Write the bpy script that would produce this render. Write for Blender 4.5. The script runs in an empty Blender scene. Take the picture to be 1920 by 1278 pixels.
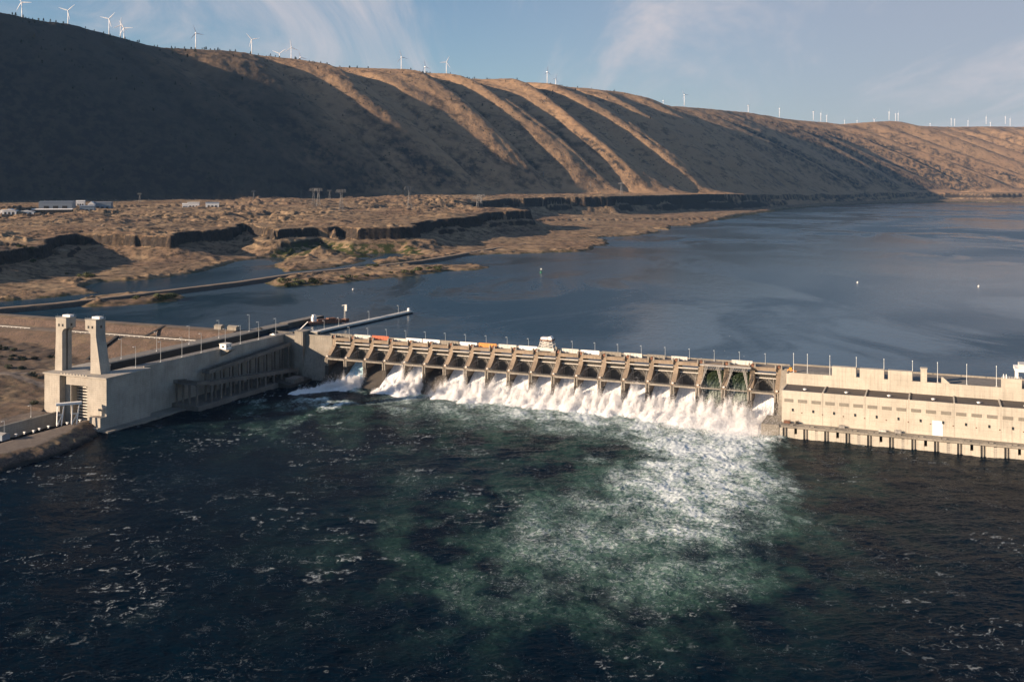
import bpy, math, random
import numpy as np
from mathutils import Vector, Matrix

random.seed(7)
RNG = np.random.default_rng(11)
scene = bpy.context.scene
COL = scene.collection

# ------------------------------------------------------------------ site constants
FOC, VH, CAMZ = 1869.0, 348.6, 169.0          # focal length in photo pixels, horizon row, camera height (m)
TH = 0.3988                                   # heading of the dam axis
P0 = np.array([-155.06, 868.9])
EX = np.array([math.cos(TH), -math.sin(TH)])
NX = np.array([math.sin(TH), math.cos(TH)])
POOL, DECK = 32.0, 37.0                       # reservoir level, deck level above tailwater (z = 0)
S = 18.9                                      # spillway bay spacing
SUN_D = np.array([0.93, 0.367]); SUN_D /= np.linalg.norm(SUN_D)   # horizontal travel of sunlight
SUN_EL = math.radians(15.2)

def D(a, b, z=0.0):
    p = P0 + a * EX + b * NX
    return (float(p[0]), float(p[1]), float(z))

def plan(u, v, z):
    y = (CAMZ - z) * FOC / (v - VH)
    return ((u - 960) / FOC * y, y)

def at_depth(u, v, y):
    return ((u - 960) / FOC * y, y, CAMZ - (v - VH) * y / FOC)

# ------------------------------------------------------------------ numpy noise
def _hash(ix, iy, seed):
    h = (ix.astype(np.int64) * 374761393 + iy.astype(np.int64) * 668265263 + seed * 1274126177) & 0xFFFFFFFF
    h = ((h ^ (h >> 13)) * 1274126177) & 0xFFFFFFFF
    return h ^ (h >> 16)

def perlin(x, y, seed=0):
    x = np.asarray(x, float); y = np.asarray(y, float)
    ix = np.floor(x); iy = np.floor(y); fx = x - ix; fy = y - iy
    ux = fx * fx * fx * (fx * (fx * 6 - 15) + 10); uy = fy * fy * fy * (fy * (fy * 6 - 15) + 10)
    def g(dx, dy):
        an = (_hash(ix + dx, iy + dy, seed) & 1023) * (2 * math.pi / 1024)
        return np.cos(an) * (fx - dx) + np.sin(an) * (fy - dy)
    a = g(0, 0); b = g(1, 0); c = g(0, 1); d = g(1, 1)
    return ((a + (b - a) * ux) * (1 - uy) + (c + (d - c) * ux) * uy) * 1.5

def fbm(x, y, octs=4, seed=0, gain=0.5):
    s = 0; amp = 1; f = 1
    for o in range(octs):
        s = s + amp * perlin(x * f, y * f, seed + o * 17); amp *= gain; f *= 2.03
    return s

def ridged(x, y, octs=4, seed=0, gain=0.5):
    s = 0; amp = 1; f = 1
    for o in range(octs):
        n = 1 - np.abs(perlin(x * f, y * f, seed + o * 31)) * 1.6
        s = s + amp * n; amp *= gain; f *= 2.1
    return s / 1.9

def sstep(a, b, x):
    t = np.clip((x - a) / (b - a), 0, 1)
    return t * t * (3 - 2 * t)

# ------------------------------------------------------------------ node materials
def new_mat(name):
    m = bpy.data.materials.new(name); m.use_nodes = True
    nt = m.node_tree; nt.nodes.clear()
    out = nt.nodes.new('ShaderNodeOutputMaterial')
    b = nt.nodes.new('ShaderNodeBsdfPrincipled')
    nt.links.new(b.outputs[0], out.inputs[0])
    return m, nt, b

class NT:
    def __init__(s, nt): s.nt = nt
    def n(s, t, **k):
        nd = s.nt.nodes.new(t)
        for a, v in k.items():
            if a.startswith('i_'):
                key = a[2:]; key = int(key) if key.isdigit() else key.replace('_', ' ')
                s.put(nd.inputs[key], v)
            else: setattr(nd, a, v)
        return nd
    def put(s, sock, v):
        if hasattr(v, 'is_output') or isinstance(v, bpy.types.NodeSocket): s.nt.links.new(v, sock)
        else: sock.default_value = v
    def math(s, op, a, b=0.5, c=None, clamp=False):
        nd = s.nt.nodes.new('ShaderNodeMath'); nd.operation = op; nd.use_clamp = clamp
        s.put(nd.inputs[0], a); s.put(nd.inputs[1], b)
        if c is not None: s.put(nd.inputs[2], c)
        return nd.outputs[0]
    def mix(s, f, a, b, mode='MIX'):
        nd = s.nt.nodes.new('ShaderNodeMix'); nd.data_type = 'RGBA'; nd.blend_type = mode
        s.put(nd.inputs[0], f); s.put(nd.inputs[6], col4(a)); s.put(nd.inputs[7], col4(b))
        return nd.outputs[2]
    def ramp(s, x, lo, hi, a=0.0, b=1.0, smooth=True):
        nd = s.nt.nodes.new('ShaderNodeMapRange'); nd.interpolation_type = 'SMOOTHSTEP' if smooth else 'LINEAR'
        s.put(nd.inputs[0], x); s.put(nd.inputs[1], lo); s.put(nd.inputs[2], hi); s.put(nd.inputs[3], a); s.put(nd.inputs[4], b)
        return nd.outputs[0]
    def pos(s):
        return s.nt.nodes.new('ShaderNodeNewGeometry').outputs['Position']
    def mapping(s, vec, scale=(1, 1, 1), rot=(0, 0, 0), loc=(0, 0, 0)):
        nd = s.nt.nodes.new('ShaderNodeMapping')
        s.put(nd.inputs[0], vec); nd.inputs[3].default_value = scale; nd.inputs[2].default_value = rot; nd.inputs[1].default_value = loc
        return nd.outputs[0]
    def noise(s, vec, scale, detail=4, rough=0.55, dist=0.0, typ='FBM'):
        nd = s.nt.nodes.new('ShaderNodeTexNoise')
        try: nd.noise_type = typ
        except Exception: pass
        s.put(nd.inputs['Vector'], vec); nd.inputs['Scale'].default_value = scale
        nd.inputs['Detail'].default_value = detail; nd.inputs['Roughness'].default_value = rough; nd.inputs['Distortion'].default_value = dist
        return nd.outputs[0]
    def bump(s, h, strength, dist, normal=None):
        nd = s.nt.nodes.new('ShaderNodeBump'); s.put(nd.inputs['Height'], h)
        s.put(nd.inputs['Strength'], strength); s.put(nd.inputs['Distance'], dist)
        if normal is not None: s.put(nd.inputs['Normal'], normal)
        return nd.outputs[0]

def col4(c):
    if isinstance(c, (tuple, list)): return (c[0], c[1], c[2], 1.0)
    return c

def mat_plain(name, c, rough=0.6, metal=0.0, var=0.18, scale=0.6):
    m, nt, b = new_mat(name); g = NT(nt)
    p = g.pos(); n = g.noise(p, scale, 4, 0.6)
    f = g.ramp(n, 0.3, 0.7, 1 - var, 1 + var)
    g.put(b.inputs['Base Color'], g.mix(1.0, c, g.n('ShaderNodeCombineColor', i_0=f, i_1=f, i_2=f).outputs[0], 'MULTIPLY'))
    b.inputs['Roughness'].default_value = rough; b.inputs['Metallic'].default_value = metal
    return m

def mat_concrete(name, c, stain=0.5, lines=0.0, line_h=1.6, streak=0.35):
    m, nt, b = new_mat(name); g = NT(nt)
    p = g.mapping(g.pos(), rot=(0, 0, TH))
    big = g.ramp(g.noise(p, 0.06, 5, 0.6), 0.3, 0.72, 1 - 0.28 * stain, 1 + 0.18 * stain)
    fine = g.ramp(g.noise(p, 1.3, 5, 0.65), 0.25, 0.75, 1 - 0.16 * stain, 1 + 0.12 * stain)
    st = g.ramp(g.noise(g.mapping(p, scale=(0.9, 0.9, 0.05)), 1.0, 4, 0.6), 0.45, 0.75, 1.0, 1 - streak)
    f = g.math('MULTIPLY', g.math('MULTIPLY', big, fine), st)
    if lines:
        z = g.n('ShaderNodeSeparateXYZ', i_0=g.pos()).outputs[2]
        fr = g.math('FRACT', g.math('DIVIDE', z, line_h))
        ln = g.math('LESS_THAN', fr, 0.13)
        lv = g.ramp(g.noise(p, 0.35, 3), 0.35, 0.65, 0.2, 1.0)
        f = g.math('MULTIPLY', f, g.math('SUBTRACT', 1.0, g.math('MULTIPLY', g.math('MULTIPLY', ln, lv), lines)))
    cc = g.n('ShaderNodeCombineColor', i_0=f, i_1=f, i_2=f).outputs[0]
    base = g.mix(1.0, c, cc, 'MULTIPLY')
    rust = g.ramp(g.noise(g.mapping(p, scale=(0.5, 0.5, 0.07)), 1.0, 5, 0.7), 0.56, 0.8, 0.0, 0.55 * stain)
    base = g.mix(rust, base, (c[0] * 0.55, c[1] * 0.42, c[2] * 0.32))
    g.put(b.inputs['Base Color'], base)
    b.inputs['Roughness'].default_value = 0.85
    g.put(b.inputs['Normal'], g.bump(g.noise(p, 2.0, 4, 0.6), 0.25, 0.15))
    return m

M = {}
M['concrete'] = mat_concrete('concrete_tan', (0.25, 0.23, 0.195), 0.8)
M['pier'] = mat_concrete('concrete_pier', (0.26, 0.205, 0.15), 1.0, streak=0.4)
M['powerhouse'] = mat_concrete('concrete_pale', (0.47, 0.435, 0.365), 0.5, lines=0.12, line_h=3.4, streak=0.22)
M['lock'] = mat_concrete('concrete_lock', (0.36, 0.335, 0.29), 0.75, lines=0.4, line_h=1.5, streak=0.18)
M['wetconc'] = mat_concrete('concrete_wet', (0.06, 0.053, 0.045), 1.0)
M['ladder'] = mat_concrete('concrete_ladder', (0.17, 0.155, 0.135), 1.0)
M['dark'] = mat_plain('dark_interior', (0.02, 0.02, 0.02), 0.8)
M['roof'] = mat_concrete('roof_felt', (0.085, 0.072, 0.062), 0.9, streak=0.0)
M['roadway'] = mat_plain('deck_asphalt', (0.17, 0.16, 0.145), 0.9, var=0.2, scale=0.2)
M['steel'] = mat_plain('grey_steel', (0.30, 0.29, 0.27), 0.55, 0.0, 0.25, 1.0)
M['gate'] = mat_concrete('gate_steel', (0.12, 0.115, 0.105), 1.0)
M['gate_white'] = mat_plain('gate_flange', (0.55, 0.52, 0.47), 0.6, var=0.25, scale=1.0)
M['white'] = mat_plain('white_paint', (0.78, 0.77, 0.74), 0.5, var=0.1)
M['pale'] = mat_plain('pale_panel', (0.55, 0.54, 0.5), 0.6, var=0.15)
M['orange'] = mat_plain('orange_panel', (0.62, 0.25, 0.06), 0.6, var=0.2)
M['red'] = mat_plain('red_oxide_panel', (0.42, 0.11, 0.05), 0.65, var=0.25)
M['yellow'] = mat_plain('yellow_machine', (0.6, 0.3, 0.03), 0.5)
M['rust'] = mat_plain('rusty_steel', (0.16, 0.075, 0.045), 0.8, var=0.4)
M['galv'] = mat_plain('galvanised_pole', (0.50, 0.53, 0.54), 0.45, 0.2, 0.05)
M['pylon'] = mat_plain('pylon_steel', (0.16, 0.165, 0.17), 0.6, 0.0, 0.1)
M['turbine'] = mat_plain('turbine_white', (0.85, 0.85, 0.86), 0.4, var=0.03)
M['glass'] = mat_plain('dark_glass', (0.03, 0.035, 0.04), 0.15, var=0.1)
M['louver'] = mat_plain('louver_grey', (0.22, 0.205, 0.175), 0.7, var=0.08)
M['green'] = mat_plain('green_paint', (0.03, 0.2, 0.1), 0.5)
M['bluewhite'] = mat_plain('blue_grey_sheet', (0.18, 0.22, 0.27), 0.5, var=0.1)
M['foliage'] = mat_plain('juniper_foliage', (0.028, 0.036, 0.022), 0.9, var=0.4, scale=0.5)
M['bushleaf'] = mat_plain('willow_foliage', (0.05, 0.062, 0.022), 0.9, var=0.5, scale=0.4)
M['bark'] = mat_plain('bark', (0.07, 0.05, 0.035), 0.9)

# ------------------------------------------------------------------ mesh builder
class MB:
    def __init__(s): s.v = []; s.f = []; s.mi = []; s.k = 0
    def face(s, idx): s.f.append(tuple(idx)); s.mi.append(s.k)
    def hexa(s, pts):
        o = len(s.v); s.v += [tuple(p) for p in pts]
        for q in ((3, 2, 1, 0), (4, 5, 6, 7), (0, 1, 5, 4), (1, 2, 6, 5), (2, 3, 7, 6), (3, 0, 4, 7)): s.face([o + i for i in q])
        return s
    def box(s, x0, x1, y0, y1, z0, z1):
        return s.hexa([(x0, y0, z0), (x1, y0, z0), (x1, y1, z0), (x0, y1, z0), (x0, y0, z1), (x1, y0, z1), (x1, y1, z1), (x0, y1, z1)])
    def prism_x(s, x0, x1, prof):                 # profile in (y, z), extruded along x
        o = len(s.v); n = len(prof)
        s.v += [(x0, p[0], p[1]) for p in prof] + [(x1, p[0], p[1]) for p in prof]
        s.face([o + i for i in range(n)]); s.face([o + n + i for i in reversed(range(n))])
        for i in range(n):
            j = (i + 1) % n; s.face([o + j, o + i, o + n + i, o + n + j])
        return s
    def prism_y(s, y0, y1, prof):                 # profile in (x, z), extruded along y
        o = len(s.v); n = len(prof)
        s.v += [(p[0], y0, p[1]) for p in prof] + [(p[0], y1, p[1]) for p in prof]
        s.face([o + i for i in range(n)]); s.face([o + n + i for i in reversed(range(n))])
        for i in range(n):
            j = (i + 1) % n; s.face([o + j, o + i, o + n + i, o + n + j])
        return s
    def tube(s, p, q, r0, r1=None, n=6, cap=True):
        r1 = r0 if r1 is None else r1
        p = Vector(p); q = Vector(q); d = (q - p).normalized()
        t = Vector((0, 0, 1)) if abs(d.z) < 0.9 else Vector((1, 0, 0))
        a = d.cross(t).normalized(); b = d.cross(a)
        o = len(s.v)
        for c, r in ((p, r0), (q, r1)):
            for i in range(n):
                an = 2 * math.pi * i / n
                s.v.append(tuple(c + a * math.cos(an) * r + b * math.sin(an) * r))
        for i in range(n):
            j = (i + 1) % n; s.face([o + i, o + j, o + n + j, o + n + i])
        if cap: s.face([o + i for i in reversed(range(n))]); s.face([o + n + i for i in range(n)])
        return s
    def bar(s, p, q, w):
        return s.tube(p, q, w * 0.7, n=4)
    def build(s, name, mats, parent=None, smooth=False, loc=None, rotz=0):
        if not isinstance(mats, (list, tuple)): mats = [mats]
        me = bpy.data.meshes.new(name); me.from_pydata(s.v, [], s.f); me.update()
        for m in mats: me.materials.append(m)
        if len(mats) > 1: me.polygons.foreach_set('material_index', s.mi)
        if smooth: me.polygons.foreach_set('use_smooth', [True] * len(me.polygons))
        import bmesh
        bm = bmesh.new(); bm.from_mesh(me); bmesh.ops.recalc_face_normals(bm, faces=bm.faces); bm.to_mesh(me); bm.free()
        o = bpy.data.objects.new(name, me); COL.objects.link(o)
        if parent is not None: o.parent = parent
        if loc is not None: o.location = loc
        o.rotation_euler.z = rotz
        return o

def tag(o, label=None, cat=None, group=None, kind=None):
    if label: o['label'] = label
    if cat: o['category'] = cat
    if group: o['group'] = group
    if kind: o['kind'] = kind
    return o

def thing(name, label, cat, loc=(0, 0, 0), rotz=0.0, group=None):
    o = bpy.data.objects.new(name, None); COL.objects.link(o)
    o.location = loc; o.rotation_euler.z = rotz; o.empty_display_size = 1
    return tag(o, label, cat, group)

def dthing(name, label, cat, a, b, z=0.0, group=None):      # a thing set out along the dam axes
    return thing(name, label, cat, D(a, b, z), -TH, group)

def kids(o): return [c for c in bpy.data.objects if c.parent == o]
def copy_tree(root, loc, rotz=None, label=None):
    def rec(o, par):
        c = o.copy(); COL.objects.link(c); c.parent = par
        for ch in CH.get(o.name, ()): rec(ch, c)
        return c
    CH = {}
    for o in bpy.data.objects:
        if o.parent: CH.setdefault(o.parent.name, []).append(o)
    r = rec(root, None); r.location = loc
    if rotz is not None: r.rotation_euler.z = rotz
    if label: r['label'] = label
    return r

ORD = ['first', 'second', 'third', 'fourth', 'fifth', 'sixth', 'seventh', 'eighth', 'ninth', 'tenth', 'eleventh', 'twelfth', 'thirteenth',
       'fourteenth', 'fifteenth', 'sixteenth', 'seventeenth', 'eighteenth', 'nineteenth', 'twentieth']
def ordinal(i):
    if i < 20: return ORD[i]
    t = ['twenty', 'thirty', 'forty'][(i + 1) // 10 - 2]; r = (i + 1) % 10
    return (t + '-' + ORD[r - 1]) if r else {20: 'twentieth', 30: 'thirtieth', 40: 'fortieth'}[i + 1]

def grid_mesh(name, X, Y, Z, mats, smooth=True, mask=None, attrs=None):
    nr, nc = X.shape
    co = np.stack([X, Y, Z], -1).reshape(-1, 3).astype(np.float32)
    i = np.arange(nr * nc).reshape(nr, nc)
    q = np.stack([i[:-1, :-1], i[:-1, 1:], i[1:, 1:], i[1:, :-1]], -1).reshape(-1, 4)
    if mask is not None: q = q[mask.reshape(-1)]
    used = np.unique(q); re = np.full(nr * nc, -1, np.int64); re[used] = np.arange(len(used))
    q = re[q].astype(np.int32); co = co[used]
    me = bpy.data.meshes.new(name)
    me.vertices.add(len(co)); me.vertices.foreach_set('co', co.ravel())
    me.loops.add(q.size); me.loops.foreach_set('vertex_index', q.ravel())
    me.polygons.add(len(q)); me.polygons.foreach_set('loop_start', np.arange(0, q.size, 4, dtype=np.int32))
    me.polygons.foreach_set('loop_total', np.full(len(q), 4, np.int32))
    if smooth: me.polygons.foreach_set('use_smooth', np.ones(len(q), bool))
    for an, arr in (attrs or {}).items():
        at = me.attributes.new(an, 'FLOAT', 'POINT'); at.data.foreach_set('value', arr.reshape(-1)[used].astype(np.float32))
    me.update(calc_edges=True)
    me.materials.append(mats)
    o = bpy.data.objects.new(name, me); COL.objects.link(o)
    return o

def tri_cloud(name, C, size, mat):
    n = len(C); r = RNG
    d1 = r.normal(size=(n, 3)); d1 /= np.linalg.norm(d1, axis=1)[:, None]
    d2 = r.normal(size=(n, 3)); d2 -= (d2 * d1).sum(1)[:, None] * d1; d2 /= np.linalg.norm(d2, axis=1)[:, None]
    s = (np.asarray(size) * np.ones(n))[:, None]
    co = np.stack([C + d1 * s, C - d1 * s * 0.5 + d2 * s * 0.87, C - d1 * s * 0.5 - d2 * s * 0.87], 1).reshape(-1, 3).astype(np.float32)
    me = bpy.data.meshes.new(name)
    me.vertices.add(3 * n); me.vertices.foreach_set('co', co.ravel())
    me.loops.add(3 * n); me.loops.foreach_set('vertex_index', np.arange(3 * n, dtype=np.int32))
    me.polygons.add(n); me.polygons.foreach_set('loop_start', np.arange(0, 3 * n, 3, dtype=np.int32))
    me.polygons.foreach_set('loop_total', np.full(n, 3, np.int32))
    me.update(calc_edges=True); me.materials.append(mat)
    o = bpy.data.objects.new(name, me); COL.objects.link(o)
    return o

def sdf_poly(px, py, poly):
    poly = np.asarray(poly, float); n = len(poly)
    d2 = np.full(px.shape, 1e18); ins = np.zeros(px.shape, bool)
    for i in range(n):
        ax, ay = poly[i]; bx, by = poly[(i + 1) % n]
        ex, ey = bx - ax, by - ay; l2 = ex * ex + ey * ey + 1e-9
        t = np.clip(((px - ax) * ex + (py - ay) * ey) / l2, 0, 1)
        d2 = np.minimum(d2, (px - ax - t * ex) ** 2 + (py - ay - t * ey) ** 2)
        c = ((ay > py) != (by > py))
        with np.errstate(divide='ignore', invalid='ignore'):
            xi = ax + (py - ay) * ex / (ey if abs(ey) > 1e-9 else 1e-9)
        ins ^= c & (px < xi)
    d = np.sqrt(d2)
    return np.where(ins, d, -d)

# ================================================================== far terrain: river bank, scabland bench, ridge
ZP_Y = [800, 1500, 2000, 3000, 4300, 5200, 7000, 9500, 14000]
ZP_Z = [70, 78, 85, 102, 122, 124, 98, 104, 112]
def zplat(y): return np.interp(y, ZP_Y, ZP_Z)
def solve_plat(u, v):
    ys = np.linspace(900, 9500, 3000)
    g = CAMZ - (v - VH) * ys / FOC - zplat(ys)
    k = np.argmax(g < 0) if (g < 0).any() else len(ys) - 1
    y = ys[k]
    return ((u - 960) / FOC * y, y)

SHORE_PX = [(-500, 600), (-200, 575), (0, 566), (100, 557), (185, 549), (160, 538), (190, 528), (280, 524), (315, 520), (390, 508), (440, 491), (520, 481),
            (600, 472), (660, 475), (760, 472), (800, 478), (700, 489), (705, 496), (800, 487), (870, 480), (930, 476), (975, 476), (1040, 473), (1085, 472),
            (1113, 468), (1110, 463), (1143, 458), (1138, 450), (1105, 447), (1140, 444), (1190, 442), (1240, 435), (1225, 429), (1255, 431), (1258, 424),
            (1300, 423), (1340, 414), (1395, 403), (1440, 397), (1470, 392.5), (1560, 386.5), (1650, 382), (1760, 379.5), (1830, 379), (1920, 380), (2100, 379),
            (2500, 378)]
shore = [plan(u, v, POOL) for u, v in SHORE_PX] + [(16000, 20000), (-14000, 20000), (-14000, 1200)]
ISLES_PX = [
    [(500, 531), (540, 519), (620, 511), (690, 503), (760, 499), (840, 497), (880, 498), (910, 500), (880, 506), (835, 508), (760, 517), (700, 523), (640, 530), (560, 536), (520, 537)],
    [(517, 499), (540, 487), (600, 482), (650, 483), (680, 488), (665, 494), (600, 503), (540, 509)],
    [(150, 568), (185, 555), (240, 549), (300, 549), (320, 552), (338, 558), (325, 565), (280, 569), (215, 573), (165, 574)],
]
isles = [[plan(u, v, POOL) for u, v in I] for I in ISLES_PX]
EDGE_PX = [(-400, 500), (-150, 480), (-40, 468), (20, 460), (60, 452), (105, 438), (150, 433), (240, 434), (325, 437), (352, 430), (420, 424), (455, 413), (492, 418),
           (512, 427), (565, 423), (600, 429), (640, 421), (690, 428), (735, 425), (772, 421), (782, 418), (802, 409), (872, 404), (920, 396),
           (952, 393), (985, 390.5), (992, 388), (960, 385.5), (920, 386), (884, 384), (905, 377), (944, 372.5), (1056, 369.5), (1136, 368.8)]
edge = [solve_plat(u, v) for u, v in EDGE_PX]
edge += [((u - 960) / FOC * y, y) for u, y in ((1172, 4560), (1214, 4750), (1300, 5080), (1394, 5500), (1440, 6100), (1470, 6520), (1520, 7100), (1560, 7500), (1640, 8300), (1690, 8650), (1745, 9000), (1800, 9000), (1860, 8880), (1960, 9050), (2200, 9600), (2600, 10300))]
edge += [(16000, 20000), (-14000, 20000), (-14000, 1600)]

# the ridge: crest line, toe line, and the sloping lines that join them (spurs run along these)
RIDGE = [  # crest (u, v, distance) -> toe (u, distance)
    (0, 20, 4000, 300, 3650), (60, 38, 4110, 380, 3700), (130, 44, 4230, 480, 3760), (205, 66, 4370, 545, 3880), (270, 82, 4470, 605, 4010), (300, 89, 4520, 630, 4060), (360, 92, 4680, 690, 4190),
    (430, 97, 4880, 755, 4310), (480, 103, 5000, 810, 4400), (540, 110, 5150, 880, 4470), (600, 123, 5300, 940, 4620), (660, 127, 5470, 1000, 4760), (740, 131, 5710, 1080, 4900), (800, 138, 5900, 1140, 5000),
    (870, 147, 6140, 1210, 5100), (940, 152, 6390, 1280, 5200), (1000, 158, 6600, 1340, 5300), (1100, 166, 7000, 1420, 6050), (1160, 172, 7330, 1475, 6680), (1215, 190, 7680, 1530, 7300), (1235, 198, 7830, 1552, 7500),
    (1290, 201, 8250, 1618, 8200), (1350, 206, 8650, 1680, 8650), (1410, 212, 9000, 1740, 9000), (1460, 221, 9270, 1790, 9200), (1500, 226, 9470, 1830, 9100), (1545, 229, 9680, 1880, 9150), (1585, 234, 9850, 1930, 9250),
    (1620, 230, 10000, 1970, 9320), (1665, 227, 10200, 2020, 9420), (1690, 228, 10320, 2050, 9500), (1715, 236, 10450, 2080, 9580), (1780, 238, 10800, 2150, 9800), (1850, 237, 11000, 2230, 10000), (1920, 238, 11550, 2300, 10250),
    (2050, 240, 12600, 2450, 10600), (2300, 242, 14600, 2700, 11000)]
CREST = [(-6000, 2100, 420), (-4600, 2500, 560), (-3500, 2900, 680), (-2800, 3250, 760), (-2350, 3650, 830)]
TOE = [(-5300, 1400), (-3800, 1800), (-2800, 2450), (-2250, 2950), (-1800, 3400)]
for u, v, y, ub, yb in RIDGE:
    CREST.append(at_depth(u, v, y)); TOE.append(((ub - 960) / FOC * yb, yb))
CREST = np.array(CREST); TOE = np.array(TOE)
def ridge_samples():
    seg = np.r_[0, np.cumsum(np.hypot(np.diff(CREST[:, 0]), np.diff(CREST[:, 1])))]
    s = np.arange(0, seg[-1], 30.0)
    def sm(a, n):
        a = np.interp(s, seg, a); h = n // 2
        p = np.r_[a[0] + (a[0] - a[h:0:-1]), a, a[-1] + (a[-1] - a[-2:-h - 2:-1])]
        return np.convolve(p, np.ones(n) / n, 'valid')
    return s, sm(CREST[:, 0], 15), sm(CREST[:, 1], 15), sm(CREST[:, 2], 5), sm(TOE[:, 0], 31), sm(TOE[:, 1], 31)
CS, CX, CY, CZ, BX, BY = ridge_samples()
RL = np.hypot(BX - CX, BY - CY); RX = (BX - CX) / RL; RY = (BY - CY) / RL
TX = np.gradient(CX); TY = np.gradient(CY); TL = np.hypot(TX, TY); TX /= TL; TY /= TL

def crest_coords(x, y):
    n = x.size; s = np.zeros(n); xr = np.full(n, 9.0); t = np.full(n, 9999.0); z = np.zeros(n); xf, yf = x.ravel(), y.ravel()
    for c in range(0, n, 12000):
        px = xf[c:c + 12000, None] - CX; py = yf[c:c + 12000, None] - CY
        cr = px * RY - py * RX; al = px * RX + py * RY
        ok = (cr[:, :-1] * cr[:, 1:] <= 0) & (al[:, :-1] > -4000) & (al[:, :-1] < 2.2 * RL[:-1])
        k = np.argmax(ok, 1); hit = ok[np.arange(len(k)), k]; i = np.arange(len(k))
        c0 = cr[i, k]; c1 = cr[i, k + 1]; f = np.where(hit, c0 / np.where(c0 == c1, 1, c0 - c1), 0)
        a = al[i, k] * (1 - f) + al[i, k + 1] * f; L = RL[k] * (1 - f) + RL[k + 1] * f
        s[c:c + 12000] = np.where(hit, CS[k] + 30 * f, 0); xr[c:c + 12000] = np.where(hit, a / L, 9); t[c:c + 12000] = np.where(hit, a, 9999)
        z[c:c + 12000] = CZ[k] * (1 - f) + CZ[k + 1] * f
    return s.reshape(x.shape), xr.reshape(x.shape), t.reshape(x.shape), z.reshape(x.shape)

SPUR_L = 480.0
S_AMP = ([0, 4600, 5400, 6300, 9000, 12000, 20000], [6, 12, 60, 75, 80, 80, 80])
S_EXP = ([5000, 5600, 7500, 9500, 11500], [1.15, 1.35, 1.45, 1.15, 1.05])
def hill_height(x, y, base, sd):
    s, xr, t, cz = crest_coords(x, y)
    wx = x + 60 * fbm(x / 700, y / 700, 3, 5); wy = y + 60 * fbm(x / 700 + 9, y / 700, 3, 6)
    x01 = np.clip(xr, -1, 2.0)
    ph = (s + 170 * fbm(s / 700, x01 * 0.6, 2, 21) + 45 * fbm(s / 260, x01 * 1.5, 2, 22)) / SPUR_L
    fp = ph - np.floor(ph); q = np.sin(math.pi * fp ** 1.2)
    ph2 = ph * 2.6 + 0.4 * fbm(s / 300, x01 * 2, 2, 33); q2 = np.abs(np.sin(math.pi * ph2))
    env = sstep(-0.04, 0.22, x01) * (1 - sstep(0.78, 1.1, x01))
    xc = np.clip(xr, 0, 2.0); ex = np.interp(s, *S_EXP); th = np.interp(s, [4700, 6200], [0.012, 0.07])
    prof = 1 - xc ** ex; prof = np.where(prof < th, th * np.exp(np.clip((prof - th) / th, -12, 0)), prof)
    prof = prof * (1 + (np.clip(sd / 150, 0, 1) - 1) * sstep(0.75, 1.05, xr))
    low_in = 1 - sstep(0.55, 1.02, xr); bh = base - 6 + (np.minimum(zplat(y), 128.0) - base) * low_in
    h = bh + (cz - bh) * prof
    amp = np.interp(s, *S_AMP) * (1 + 0.45 * fbm(s / 900 + 4, x01 * 0.5, 2, 24))
    h = h + env * amp * (q - 0.55) + env * 9 * (q2 - 0.6)
    h = np.where(t < 0, cz + 0.03 * t - 6e-5 * t * t, h)
    det = ridged(wx / 260, wy / 260, 5, 3) - 0.7
    h = h + det * 6.5 * sstep(-60, 120, t) * (1 - sstep(0.8, 1.25, x01)) + 2.0 * fbm(x / 40, y / 40, 3, 8) * sstep(-300, 60, t)
    return h, x01, s, t

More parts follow.
